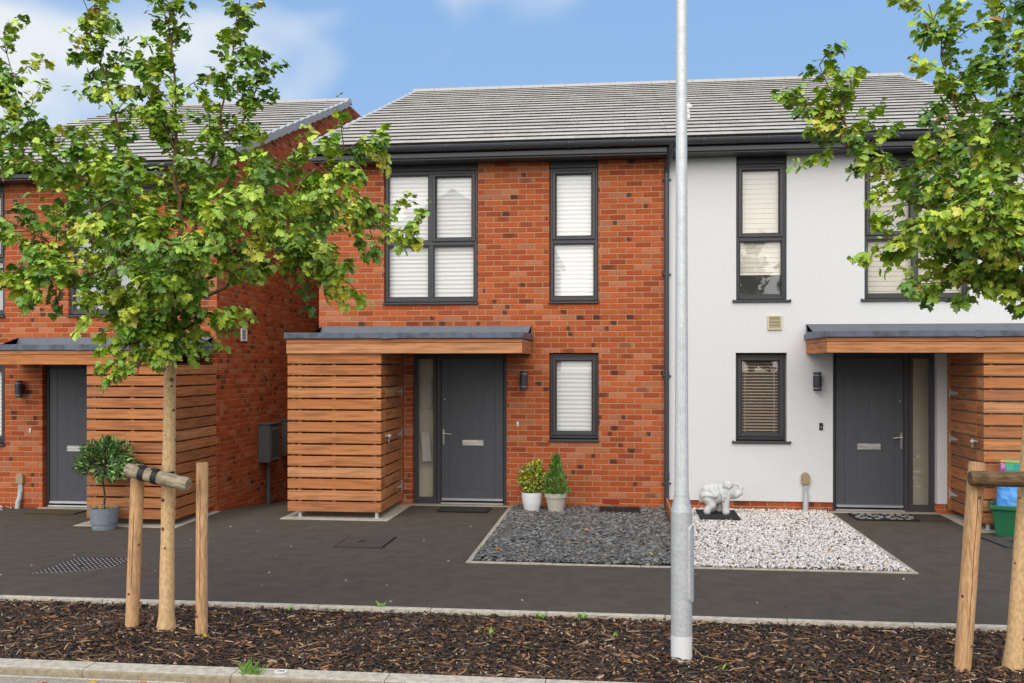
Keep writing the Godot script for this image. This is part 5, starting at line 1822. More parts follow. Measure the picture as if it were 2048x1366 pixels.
func make_mats_and_grates() -> void:
	drain_cover(Vector3(-5.19, ground_y(-5.19, 4.15) + 0.004, 4.15), 0.0, "studded metal drain cover with bright worn studs in the tarmac", 0.31, 0.4, true)
	drain_cover(Vector3(-2.76, 0.004, 2.74), 0.0, "dark studded metal drain cover before the brick house bin store", 0.25, 0.31, false)
	drain_cover(Vector3(4.3, 0.004, 1.95), 0.1, "dark studded drain cover under the edge of the green recycling box", 0.25, 0.3, false)
	flat_mat("door_mat", "worn brown coir mat at the door beside the bay tree", Vector3(-7.9, ground_y(-7.9, 0.35) + 0.004, 0.34), 0.75, 0.36, M.mat_coir)
	var t := flat_mat("door_mat", "black ribbed rubber mat at the brick house door", Vector3(-2.06, 0.004, 0.4), 0.68, 0.42, M.mat_black)
	for i in 12:
		var r := MB.new()
		r.cbox(Vector3.ZERO, Vector3(0.6, 0.006, 0.012), 0.002)
		part("rib", r, M.rubber, t, Vector3(0, 0.015, -0.17 + i * 0.031))
	t = flat_mat("door_mat", "black mat with a woven grey check at the white house door", Vector3(3.31, 0.004, 0.4), 0.76, 0.5, M.mat_black)
	for i in 8:
		for j in 5:
			var r := MB.new()
			r.cbox(Vector3.ZERO, Vector3(0.058, 0.006, 0.06), 0.002)
			var o := part("patch", r, M.mat_grey, t, Vector3(-0.33 + i * 0.092 + (0.03 if j % 2 == 0 else 0.0), 0.0155, -0.19 + j * 0.094))
			o.rotation.y = 0.15 if (i + j) % 2 == 0 else -0.15
			o.visible = (i + j * 3) % 4 != 3
	var flat := MB.new()
	flat.quad(Vector3(3.72, 0.005, 0.62), Vector3(4.3, 0.005, 0.55), Vector3(4.3, 0.005, 0.06), Vector3(3.72, 0.005, 0.06))
	setting("patched_tarmac", flat, M.road)
	t = flat_mat("rubber_mat", "square black rubber mat on gravel under the elephant statue", Vector3(1.235, 0.028, 0.6), 0.5, 0.74, M.mat_black)
	for i in 12:
		var r := MB.new()
		r.cbox(Vector3.ZERO, Vector3(0.46, 0.005, 0.012), 0.002)
		part("rib", r, M.rubber, t, Vector3(0, 0.015, -0.34 + i * 0.06))
	# ribbed drain grating against the brick wall
	t = thing("drain_grating", "black ribbed grating lying on slate at the brick wall foot", "grating", Vector3(-0.005, 0.02, 0.33))
	var b := MB.new()
	b.cbox(Vector3(0, 0.006, 0), Vector3(0.53, 0.03, 0.42), 0.004)
	part("tray", b, M.rubber, t)
	for i in 18:
		var r := MB.new()
		r.cbox(Vector3.ZERO, Vector3(0.014, 0.016, 0.38), 0.003)
		part("rib", r, M.mat_black, t, Vector3(-0.245 + i * 0.0288, 0.028, 0))
	# gully grate in the road against the kerb
	t = thing("gully_grate", "long steel gully grate with slanted bars along the kerb", "drain grate", Vector3(-3.9, -0.062, 7.25))
	b = MB.new()
	b.mm(Vector3(-1.2, -0.05, -0.11), Vector3(1.2, 0.002, 0.3), 0.0)
	part("pit", b, M.black_plastic, t)
	b = MB.new()
	b.mm(Vector3(-1.2, 0.0, -0.112), Vector3(1.2, 0.014, -0.095), 0.002)
	b.mm(Vector3(-1.2, 0.0, 0.285), Vector3(1.2, 0.014, 0.302), 0.002)
	part("frame", b, M.concrete, t)
	for i in 84:
		var r := MB.new()
		r.cbox(Vector3.ZERO, Vector3(0.43, 0.006, 0.012), 0.001)
		var o := part("bar", r, M.concrete, t, Vector3(-1.17 + i * 0.0282, 0.01, 0.095))
		o.rotation.y = 1.2
	# numbered disc on the kerb
	t = thing("kerb_disc", "small white oval disc with black digits on the kerb stone", "marker disc", Vector3(-2.135, 0.001, 7.02))
	b = MB.new()
	b.lathe(Vector3.ZERO, [Vector2(0.042, 0.0), Vector2(0.042, 0.003), Vector2(0.0, 0.0035)], 24)
	part("disc", b, M.white_plastic, t)
	var tm := TextMesh.new()
	tm.text = "388"
	tm.font_size = 16
	tm.pixel_size = 0.0018
	tm.depth = 0.001
	var fo := SystemFont.new()
	fo.font_names = PackedStringArray(["Droid Sans"])
	fo.font_italic = true
	tm.font = fo
	var dg := part("digits", tm, M.ink, t, Vector3(0, 0.0042, 0.0))
	dg.rotation.x = -PI / 2
	# litter specks on the tarmac
	rng.seed = 17
	var xf := []
	var col := []
	for i in 46:
		var x := rng.randf_range(-6.5, 3.5)
		var z := rng.randf_range(1.6, 5.3)
		if x > -1.6 and x < 2.9 and z < 3.8:
			continue
		var s := rng.randf_range(0.008, 0.02)
		xf.append(Transform3D(spread_basis(0.4).scaled_local(Vector3(s * 1.4, s * 0.5, s)), Vector3(x, ground_y(x, z) + 0.004, z)))
		col.append([Color(0.7, 0.66, 0.6), Color(0.55, 0.4, 0.2), Color(0.03, 0.025, 0.02), Color(0.4, 0.38, 0.35)][rng.randi() % 4])
	var o := heap("grit", chip_mesh(0.5, 0.3, 5, 3), M.chip_stone, xf, col, self)
	o.set_meta("label", "scattered crumbs of grit and leaf litter on the tarmac")
	o.set_meta("category", "grit")

# ---------------------------------------------------------------- the carved elephant
func cap_d(p: Vector3, a: Vector3, b: Vector3, ra: float, rb: float) -> float:
	var ab := b - a
	var h := clampf((p - a).dot(ab) / maxf(ab.length_squared(), 1e-6), 0.0, 1.0)
	return (p - a - ab * h).length() - lerpf(ra, rb, h)

func surface_net(f: Callable, lo: Vector3, hi: Vector3, cell: float) -> MB:
	var nx := int((hi.x - lo.x) / cell) + 2
	var ny := int((hi.y - lo.y) / cell) + 2
	var nz := int((hi.z - lo.z) / cell) + 2
	var g := PackedFloat32Array()
	g.resize(nx * ny * nz)
	for i in nx:
		for j in ny:
			for k in nz:
				g[(i * ny + j) * nz + k] = f.call(lo + Vector3(i, j, k) * cell)
	var vi := {}
	var vs := []
	var ns := []
	for i in nx - 1:
		for j in ny - 1:
			for k in nz - 1:
				var cnt := 0
				var sum := Vector3.ZERO
				var id := (i * ny + j) * nz + k
				var c := []
				for q in 8:
					c.append(g[id + ((q & 1) * ny + ((q >> 1) & 1)) * nz + (q >> 2)])
				for e in [[0, 1], [2, 3], [4, 5], [6, 7], [0, 2], [1, 3], [4, 6], [5, 7], [0, 4], [1, 5], [2, 6], [3, 7]]:
					var a: float = c[e[0]]
					var b: float = c[e[1]]
					if (a < 0.0) != (b < 0.0):
						var t := a / (a - b)
						var pa := Vector3(e[0] & 1, (e[0] >> 1) & 1, e[0] >> 2)
						var pb := Vector3(e[1] & 1, (e[1] >> 1) & 1, e[1] >> 2)
						sum += pa.lerp(pb, t)
						cnt += 1
				if cnt > 0:
					vi[id] = vs.size()
					vs.append(lo + (Vector3(i, j, k) + sum / cnt) * cell)
					ns.append(Vector3(c[1] + c[3] + c[5] + c[7] - c[0] - c[2] - c[4] - c[6], c[2] + c[3] + c[6] + c[7] - c[0] - c[1] - c[4] - c[5], c[4] + c[5] + c[6] + c[7] - c[0] - c[1] - c[2] - c[3]).normalized())
	var m := MB.new()
	var st := [ny * nz, nz, 1]
	for id in vi:
		var k: int = id % nz
		var j: int = (id / nz) % ny
		var i: int = id / (ny * nz)
		if i == 0 or j == 0 or k == 0:
			continue
		for ax in 3:
			var a := g[id]
			var b := g[id + st[ax]]
			if (a < 0.0) == (b < 0.0):
				continue
			var s1: int = st[(ax + 1) % 3]
			var s2: int = st[(ax + 2) % 3]
			var q := [vi.get(id, -1), vi.get(id - s1, -1), vi.get(id - s1 - s2, -1), vi.get(id - s2, -1)]
			if q.has(-1):
				continue
			if a > 0.0:
				q.reverse()
			m.smooth(vs[q[0]], vs[q[1]], vs[q[2]], ns[q[0]], ns[q[1]], ns[q[2]])
			m.smooth(vs[q[0]], vs[q[2]], vs[q[3]], ns[q[0]], ns[q[2]], ns[q[3]])
	return m

func make_elephant() -> void:
	# [from, to, radius from, radius to, blend]
	var B := [
		[Vector3(-0.13, 0.205, 0), Vector3(-0.02, 0.205, 0), 0.1, 0.1, 0.03],
		[Vector3(-0.02, 0.205, 0), Vector3(0.08, 0.215, 0), 0.1, 0.088, 0.03],
		[Vector3(0.08, 0.225, 0), Vector3(0.15, 0.265, 0), 0.075, 0.075, 0.03],
		[Vector3(0.16, 0.255, 0), Vector3(0.235, 0.225, 0), 0.062, 0.045, 0.03],
		[Vector3(0.235, 0.225, 0), Vector3(0.285, 0.25, 0), 0.045, 0.037, 0.02],
		[Vector3(0.285, 0.25, 0), Vector3(0.296, 0.31, 0), 0.037, 0.027, 0.015],
		[Vector3(0.296, 0.31, 0), Vector3(0.262, 0.35, 0), 0.027, 0.02, 0.012],
		[Vector3(0.262, 0.35, 0), Vector3(0.2, 0.36, 0.005), 0.02, 0.017, 0.01],
		[Vector3(0.17, 0.205, 0.0), Vector3(0.205, 0.178, 0.0), 0.035, 0.02, 0.02],
		[Vector3(0.1, 0.17, 0.055), Vector3(0.102, 0.035, 0.06), 0.05, 0.042, 0.025],
		[Vector3(0.102, 0.03, 0.06), Vector3(0.104, 0.012, 0.06), 0.047, 0.048, 0.006],
		[Vector3(0.05, 0.16, -0.055), Vector3(0.035, 0.03, -0.06), 0.05, 0.044, 0.025],
		[Vector3(-0.11, 0.16, 0.05), Vector3(-0.075, 0.09, 0.06), 0.062, 0.05, 0.025],
		[Vector3(-0.075, 0.09, 0.06), Vector3(-0.125, 0.035, 0.065), 0.048, 0.043, 0.02],
		[Vector3(-0.125, 0.035, 0.065), Vector3(-0.13, 0.014, 0.066), 0.045, 0.046, 0.006],
		[Vector3(-0.1, 0.15, -0.05), Vector3(-0.06, 0.03, -0.06), 0.058, 0.046, 0.025],
		[Vector3(-0.215, 0.235, 0.0), Vector3(-0.21, 0.13, 0.02), 0.014, 0.012, 0.012],
		[Vector3(0.05, 0.27, 0.085), Vector3(0.065, 0.17, 0.1), 0.036, 0.022, 0.008],
		[Vector3(0.085, 0.27, 0.08), Vector3(0.1, 0.2, 0.095), 0.026, 0.016, 0.008],
		[Vector3(-0.14, 0.285, 0.02), Vector3(-0.07, 0.305, 0.01), 0.06, 0.06, 0.012],
		[Vector3(-0.07, 0.3, 0.01), Vector3(0.04, 0.318, 0.01), 0.055, 0.045, 0.012],
		[Vector3(-0.075, 0.285, 0.055), Vector3(-0.035, 0.225, 0.1), 0.05, 0.042, 0.008],
		[Vector3(-0.05, 0.215, 0.105), Vector3(-0.15, 0.225, 0.085), 0.028, 0.024, 0.008],
		[Vector3(-0.15, 0.225, 0.085), Vector3(-0.185, 0.21, 0.08), 0.026, 0.02, 0.008],
		[Vector3(0.03, 0.325, 0.05), Vector3(0.045, 0.25, 0.1), 0.03, 0.026, 0.008],
		[Vector3(0.045, 0.25, 0.1), Vector3(0.07, 0.205, 0.112), 0.025, 0.018, 0.008],
		[Vector3(0.12, 0.352, 0.03), Vector3(0.14, 0.35, 0.035), 0.056, 0.055, 0.006],
		[Vector3(0.137, 0.325, 0.088), Vector3(0.14, 0.317, 0.092), 0.01, 0.011, 0.006],
		[Vector3(0.105, 0.333, 0.083), Vector3(0.118, 0.328, 0.087), 0.007, 0.007, 0.005],
		[Vector3(0.155, 0.33, 0.083), Vector3(0.168, 0.333, 0.078), 0.007, 0.007, 0.005],
		[Vector3(0.13, 0.303, 0.08), Vector3(0.15, 0.303, 0.078), 0.009, 0.009, 0.006],
	]
	var f := func(p: Vector3) -> float:
		var d := 1.0
		for b in B:
			var e := cap_d(p, b[0], b[1], b[2], b[3])
			var k: float = b[4]
			if e - d > k:
				continue
			var h := maxf(k - absf(d - e), 0.0) / k
			d = minf(d, e) - h * h * k * 0.25
		return d
	var m := surface_net(f, Vector3(-0.25, -0.05, -0.13), Vector3(0.35, 0.43, 0.17), 0.0085)
	solo("elephant_statue", m, M.statue, "pale stone elephant statue carrying a sleeping figure, trunk raised", "statue", Vector3(1.232, 0.062, 0.55))

# ---------------------------------------------------------------- recycling by the white house
func make_recycling() -> void:
	var at := Vector3(4.47, 0.006, 1.5)
	var t := thing("recycling_box", "dark green plastic recycling box before the white house bin store", "recycling box", at, "", -0.32)
	var m := MB.new()
	var lo := Vector2(0.2, 0.15)
	var hi := Vector2(0.255, 0.195)
	var H := 0.345
	var ring := func(w: Vector2, y: float) -> Array: return [Vector3(-w.x, y, w.y), Vector3(w.x, y, w.y), Vector3(w.x, y, -w.y), Vector3(-w.x, y, -w.y)]
	var A: Array = ring.call(lo, 0.0)
	var Bq: Array = ring.call(hi, H)
	var C: Array = ring.call(lo - Vector2(0.006, 0.006), 0.01)
	var Dq: Array = ring.call(hi - Vector2(0.006, 0.006), H)
	var o := Vector3(0, 0.17, 0)
	for i in 4:
		var j := (i + 1) % 4
		m.quado(A[i], A[j], Bq[j], Bq[i], o)
		m.quad(C[j], C[i], Dq[i], Dq[j])
	m.quado(A[0], A[1], A[2], A[3], o)
	part("tub", m, M.green_plastic, t)
	var r := MB.new()
	for s in [-1.0, 1.0]:
		r.mm(Vector3(-hi.x - 0.022, H - 0.045, s * (hi.y - 0.002)), Vector3(hi.x + 0.022, H + 0.006, s * (hi.y + 0.024)), 0.008)
		r.mm(Vector3(s * (hi.x - 0.002), H - 0.045, -hi.y + 0.004), Vector3(s * (hi.x + 0.022), H + 0.006, hi.y - 0.004), 0.008)
	part("rim", r, M.green_plastic, t)
	# blue sack standing in it
	var f := FastNoiseLite.new()
	f.seed = 4
	f.frequency = 5.0
	f.fractal_octaves = 3
	f.noise_type = FastNoiseLite.TYPE_CELLULAR
	f.cellular_return_type = FastNoiseLite.RETURN_DISTANCE
	var b := MB.new()
	var nu := 46
	var nv := 40
	var P := []
	for i in nv + 1:
		var v := float(i) / nv
		var row := []
		for j in nu:
			var a := TAU * j / nu
			var y := 0.02 + 0.7 * v
			var w := lerpf(0.9, 1.0, smoothstep(0.0, 0.3, v)) * (1.0 - 0.55 * smoothstep(0.78, 0.98, v)) * (1.0 - 0.1 * smoothstep(0.3, 0.75, v))
			if v > 0.96:
				w *= 1.25
			var cxy := Vector3(signf(cos(a)) * pow(absf(cos(a)), 0.6) * 0.225 * w, y, signf(sin(a)) * pow(absf(sin(a)), 0.6) * 0.145 * w)
			var dd := f.get_noise_3dv(cxy * 1.6) * 0.035 + (sin(a * 11.0) * 0.012 * smoothstep(0.7, 0.9, v))
			row.append(cxy + Vector3(cos(a), 0.1, sin(a)) * dd)
		P.append(row)
	for i in nv:
		for j in nu:
			var q := (j + 1) % nu
			b.tri(P[i][j], P[i + 1][j], P[i + 1][q])
			b.tri(P[i][j], P[i + 1][q], P[i][q])
	for j in nu:
		b.trio(P[nv][j], P[nv][(j + 1) % nu], Vector3(0, 0.7, 0), Vector3.ZERO)
	var bag := thing("recycling_sack", "crumpled bright blue plastic sack standing in the green box", "sack", at, "", -0.32)
	part("sack", b, M.blue_bag, bag)
	var cd := MB.new()
	cd.tube([Vector3(-0.13, 0.62, 0.1), Vector3(-0.2, 0.68, 0.12), Vector3(-0.21, 0.6, 0.12), Vector3(-0.15, 0.56, 0.13)], [0.003, 0.003, 0.003, 0.003], 5)
	cd.tube([Vector3(-0.12, 0.64, 0.1), Vector3(-0.23, 0.63, 0.13), Vector3(-0.2, 0.55, 0.12)], [0.003, 0.003, 0.003], 5)
	part("drawstring", cd, M.white_plastic, bag)
	# bright carton on top
	var c := thing("carton", "bright carton with pink, teal and yellow panels on the blue sack", "carton", at + Vector3(0.02, 0.72, 0.0), "", -0.75)
	var sz := Vector3(0.3, 0.13, 0.2)
	var cb := MB.new()
	cb.cbox(Vector3(0, 0.065, 0), sz, 0.002, Color(0.05, 0.42, 0.36))
	part("box", cb, M.card, c)
	var pr := MB.new()
	var ft := 0.1012
	for q in [[-0.15, -0.09, 0.0, 0.13, Color(0.45, 0.08, 0.33)], [-0.09, 0.0, 0.02, 0.1, Color(0.1, 0.5, 0.3)], [0.06, 0.15, 0.0, 0.07, Color(0.75, 0.5, 0.02)], [-0.15, 0.15, 0.108, 0.13, Color(0.85, 0.55, 0.02)], [0.08, 0.14, 0.075, 0.105, Color(0.35, 0.02, 0.2)], [-0.135, -0.12, 0.03, 0.1, Color(0.85, 0.6, 0.75)], [-0.112, -0.098, 0.04, 0.09, Color(0.85, 0.6, 0.75)]]:
		pr.quad(Vector3(q[0] + 0.002, q[2] + 0.002, ft), Vector3(q[1] - 0.002, q[2] + 0.002, ft), Vector3(q[1] - 0.002, q[3] - 0.002, ft), Vector3(q[0] + 0.002, q[3] - 0.002, ft), q[4])
		ft += 0.0004
	pr.quad(Vector3(-0.1515, 0.02, -0.09), Vector3(-0.1515, 0.02, 0.09), Vector3(-0.1515, 0.12, 0.09), Vector3(-0.1515, 0.12, -0.09), Color(0.5, 0.1, 0.36))
	pr.quad(Vector3(-0.14, 0.1315, 0.095), Vector3(0.14, 0.1315, 0.095), Vector3(0.14, 0.1315, 0.07), Vector3(-0.14, 0.1315, 0.07), Color(0.85, 0.55, 0.02))
	part("print", pr, M.card, c)

# ---------------------------------------------------------------- across the road, mirrored in the windows
func far_house(x: float, label: String) -> void:
	var t := thing("gable_house", label, "house", Vector3(x, -0.14, 24.0))
	var w := MB.new()
	var pent := [Vector2(-3.8, 0.0), Vector2(3.8, 0.0), Vector2(3.8, 6.55), Vector2(0.0, 8.75), Vector2(-3.8, 6.55)]
	var o := Vector3(0, 4, 4)
	for i in 5:
		var A: Vector2 = pent[i]
		var B: Vector2 = pent[(i + 1) % 5]
		w.quado(Vector3(A.x, A.y, 0), Vector3(B.x, B.y, 0), Vector3(B.x, B.y, 8), Vector3(A.x, A.y, 8), o)
		for z in [0.0, 8.0]:
			w.trio(Vector3(A.x, A.y, z), Vector3(B.x, B.y, z), Vector3(0, 4, z), o)
	part("wall", w, M.far_brick, t)
	for s in [-1.0, 1.0]:
		var r := MB.new()
		var c := Vector3(s * 1.95, 7.78, 4.0)
		r.cbox(c, Vector3(4.75, 0.16, 8.6), 0.01, Color.WHITE, Basis(Vector3.BACK, -s * atan2(2.2, 3.8)))
		part("roof", r, M.far_roof, t)
	for q in [[-1.9, 1.0], [1.9, 1.0], [-1.9, 3.9], [1.9, 3.9]]:
		var f := MB.new()
		f.mm(Vector3(q[0] - 0.65, q[1], -0.05), Vector3(q[0] + 0.65, q[1] + 1.3, -0.01), 0.01)
		var wn := part("window", f, M.frame, t)
		for s in [-1.0, 1.0]:
			var g := MB.new()
			g.cbox(Vector3(q[0] + s * 0.3, q[1] + 0.65, -0.055), Vector3(0.5, 1.15, 0.008), 0.0)
			part("pane", g, M.gutter, wn)
	var dd := MB.new()
	dd.mm(Vector3(-0.5, 0.0, -0.06), Vector3(0.5, 2.1, -0.01), 0.01)
	part("door", dd, M.door, t)

# ---------------------------------------------------------------- limbs of the two street trees, in metres
var LIMBS_A := [
	[0.055, [Vector3(-3.330, -0.001, 6.160), Vector3(-3.314, 1.093, 6.160), Vector3(-3.299, 2.053, 6.160), Vector3(-3.279, 2.496, 6.160)]],
	[0.034, [Vector3(-3.279, 2.460, 6.160), Vector3(-3.201, 2.931, 6.210), Vector3(-3.214, 3.397, 6.260), Vector3(-3.182, 3.927, 6.310), Vector3(-3.202, 4.343, 6.360), Vector3(-3.165, 4.771, 6.360)]],
	[0.03, [Vector3(-3.291, 2.275, 6.160), Vector3(-3.595, 2.744, 5.960), Vector3(-3.770, 3.223, 5.860), Vector3(-3.868, 3.625, 5.810), Vector3(-3.992, 4.138, 5.810), Vector3(-4.167, 4.594, 5.760), Vector3(-4.252, 5.072, 5.760)]],
	[0.03, [Vector3(-3.275, 2.423, 6.160), Vector3(-3.210, 3.096, 5.860), Vector3(-3.179, 3.641, 5.660), Vector3(-3.140, 4.142, 5.560), Vector3(-3.057, 4.619, 5.560), Vector3(-3.023, 4.977, 5.560)]],
	[0.028, [Vector3(-3.279, 2.386, 6.160), Vector3(-2.829, 2.619, 6.360), Vector3(-2.402, 2.945, 6.510), Vector3(-2.030, 3.305, 6.560), Vector3(-1.750, 3.434, 6.560), Vector3(-1.570, 3.422, 6.560)]],
	[0.026, [Vector3(-3.279, 2.349, 6.160), Vector3(-2.966, 2.547, 5.960), Vector3(-2.610, 2.831, 5.760), Vector3(-2.284, 3.033, 5.660), Vector3(-2.083, 3.069, 5.660), Vector3(-1.727, 2.993, 5.660), Vector3(-1.538, 2.905, 5.660)]],
	[0.02, [Vector3(-2.610, 2.831, 5.760), Vector3(-2.337, 2.739, 5.860), Vector3(-2.087, 2.674, 5.910)]],
	[0.026, [Vector3(-3.295, 2.238, 6.160), Vector3(-3.581, 2.483, 6.360), Vector3(-3.804, 2.681, 6.560), Vector3(-4.038, 2.846, 6.660), Vector3(-4.229, 2.973, 6.760)]],
	[0.026, [Vector3(-3.295, 2.312, 6.160), Vector3(-3.902, 2.759, 5.860), Vector3(-4.355, 3.229, 5.660), Vector3(-4.677, 3.702, 5.560), Vector3(-5.009, 4.234, 5.460), Vector3(-5.121, 4.738, 5.460)]],
	[0.022, [Vector3(-3.299, 2.090, 6.160), Vector3(-3.357, 2.226, 6.460), Vector3(-3.334, 2.149, 6.660), Vector3(-3.285, 1.943, 6.710)]],
	[0.016, [Vector3(-3.299, 2.127, 6.160), Vector3(-3.312, 2.399, 6.510), Vector3(-3.377, 2.321, 6.660), Vector3(-3.306, 2.045, 6.710)]],
	[0.016, [Vector3(-3.299, 2.090, 6.160), Vector3(-3.249, 2.187, 6.560), Vector3(-3.206, 2.045, 6.710), Vector3(-3.233, 1.859, 6.760)]],
	[0.016, [Vector3(-3.279, 2.349, 6.160), Vector3(-2.987, 2.505, 6.860), Vector3(-2.803, 2.665, 7.160), Vector3(-2.624, 2.712, 7.260)]],
	[0.016, [Vector3(-3.804, 2.681, 6.560), Vector3(-4.001, 2.533, 6.660), Vector3(-4.192, 2.475, 6.760)]],
	[0.016, [Vector3(-4.677, 3.702, 5.560), Vector3(-4.829, 3.846, 5.660), Vector3(-4.932, 3.864, 5.760)]],
	[0.016, [Vector3(-3.144, 2.819, 6.760), Vector3(-3.486, 3.319, 6.660), Vector3(-3.706, 3.497, 6.660)]],
	[0.016, [Vector3(-2.493, 2.884, 6.460), Vector3(-2.135, 2.984, 6.660), Vector3(-1.928, 3.047, 6.660)]],
	[0.022, [Vector3(-3.287, 2.090, 6.160), Vector3(-2.996, 2.264, 6.360), Vector3(-2.843, 2.314, 6.410), Vector3(-2.704, 2.258, 6.460)]],
	[0.022, [Vector3(-3.299, 2.201, 6.160), Vector3(-3.450, 2.390, 6.660), Vector3(-3.691, 2.479, 6.860), Vector3(-3.787, 2.504, 6.960)]],
	[0.022, [Vector3(-3.279, 2.275, 6.160), Vector3(-2.967, 2.447, 6.760), Vector3(-2.803, 2.581, 7.060), Vector3(-2.721, 2.664, 7.160)]],
	[0.022, [Vector3(-3.283, 2.423, 6.160), Vector3(-3.450, 3.006, 6.460), Vector3(-3.742, 3.256, 6.660), Vector3(-4.008, 3.345, 6.760), Vector3(-4.229, 3.316, 6.760)]],
	[0.02, [Vector3(-3.279, 2.423, 6.160), Vector3(-2.767, 2.826, 6.660), Vector3(-2.471, 3.056, 6.860), Vector3(-2.163, 3.064, 6.960)]],
	[0.02, [Vector3(-3.283, 2.386, 6.160), Vector3(-3.144, 2.819, 6.760), Vector3(-3.190, 3.003, 7.060), Vector3(-3.369, 2.894, 7.160)]],
	[0.02, [Vector3(-3.279, 2.423, 6.160), Vector3(-3.396, 2.918, 5.460), Vector3(-3.095, 3.415, 5.160), Vector3(-2.738, 3.765, 5.060)]],
	[0.018, [Vector3(-3.207, 3.506, 6.260), Vector3(-3.301, 3.816, 6.460), Vector3(-3.386, 4.086, 6.510)]],
	[0.018, [Vector3(-3.179, 3.641, 5.660), Vector3(-2.891, 3.948, 5.660), Vector3(-2.810, 4.299, 5.660)]],
	[0.016, [Vector3(-2.030, 3.305, 6.560), Vector3(-1.855, 3.131, 6.560), Vector3(-1.750, 3.061, 6.560)]],
	[0.016, [Vector3(-2.610, 2.831, 5.760), Vector3(-2.258, 2.586, 5.860), Vector3(-2.064, 2.603, 5.860)]],
	[0.016, [Vector3(-4.038, 2.846, 6.660), Vector3(-4.155, 2.526, 6.760), Vector3(-4.229, 2.458, 6.760)]],
]
var LIMBS_B := [
	[0.058, [Vector3(2.534, 0.003, 6.360), Vector3(2.584, 0.813, 6.360), Vector3(2.635, 1.556, 6.360), Vector3(2.684, 2.234, 6.360)]],
	[0.034, [Vector3(2.684, 2.234, 6.360), Vector3(2.690, 2.846, 6.360), Vector3(2.663, 3.467, 6.460), Vector3(2.648, 4.102, 6.460), Vector3(2.648, 4.514, 6.460)]],
	[0.03, [Vector3(2.684, 2.234, 6.360), Vector3(2.546, 2.502, 6.260), Vector3(2.363, 2.697, 6.160), Vector3(2.171, 2.933, 6.060), Vector3(1.922, 3.153, 6.010), Vector3(1.634, 3.448, 5.960), Vector3(1.396, 3.717, 5.960), Vector3(1.225, 3.811, 5.960)]],
	[0.018, [Vector3(1.668, 3.419, 5.960), Vector3(1.498, 3.802, 5.960), Vector3(1.396, 4.051, 5.960)]],
	[0.02, [Vector3(2.684, 2.363, 6.360), Vector3(2.407, 2.447, 6.460), Vector3(2.130, 2.473, 6.560), Vector3(1.857, 2.458, 6.660)]],
	[0.02, [Vector3(2.546, 2.502, 6.260), Vector3(2.194, 2.600, 6.460), Vector3(1.948, 2.671, 6.560), Vector3(1.676, 2.732, 6.610)]],
	[0.026, [Vector3(2.684, 2.201, 6.360), Vector3(2.369, 2.728, 6.560), Vector3(2.184, 3.120, 6.660), Vector3(2.066, 3.589, 6.660), Vector3(1.977, 3.964, 6.660), Vector3(1.917, 4.185, 6.660)]],
	[0.024, [Vector3(2.684, 2.298, 6.360), Vector3(2.617, 2.977, 6.160), Vector3(2.560, 3.469, 6.060), Vector3(2.528, 3.911, 6.060), Vector3(2.592, 4.349, 6.060)]],
	[0.022, [Vector3(2.684, 2.363, 6.360), Vector3(2.226, 2.721, 6.860), Vector3(2.013, 2.900, 7.060), Vector3(1.842, 3.000, 7.160)]],
	[0.022, [Vector3(2.684, 2.363, 6.360), Vector3(2.300, 2.618, 6.960), Vector3(2.140, 2.738, 7.160), Vector3(2.023, 2.809, 7.260)]],
	[0.022, [Vector3(2.684, 2.363, 6.360), Vector3(2.379, 2.884, 6.760), Vector3(2.217, 3.030, 6.960), Vector3(2.068, 3.188, 7.060)]],
	[0.022, [Vector3(2.684, 2.363, 6.360), Vector3(2.708, 2.934, 5.760), Vector3(2.577, 3.368, 5.560), Vector3(2.400, 3.690, 5.460)]],
	[0.022, [Vector3(2.690, 2.492, 6.360), Vector3(2.933, 2.938, 6.360), Vector3(3.183, 3.294, 6.460), Vector3(3.417, 3.445, 6.460)]],
	[0.022, [Vector3(2.684, 2.363, 6.360), Vector3(2.842, 2.566, 6.560), Vector3(3.139, 2.643, 6.660)]],
	[0.022, [Vector3(2.684, 2.363, 6.360), Vector3(3.052, 2.592, 5.960), Vector3(3.587, 3.040, 5.660)]],
	[0.018, [Vector3(2.663, 3.467, 6.460), Vector3(2.783, 3.749, 6.560), Vector3(2.958, 4.022, 6.560)]],
	[0.016, [Vector3(2.171, 2.933, 6.060), Vector3(2.042, 3.190, 6.160), Vector3(2.106, 3.458, 6.160)]],
]


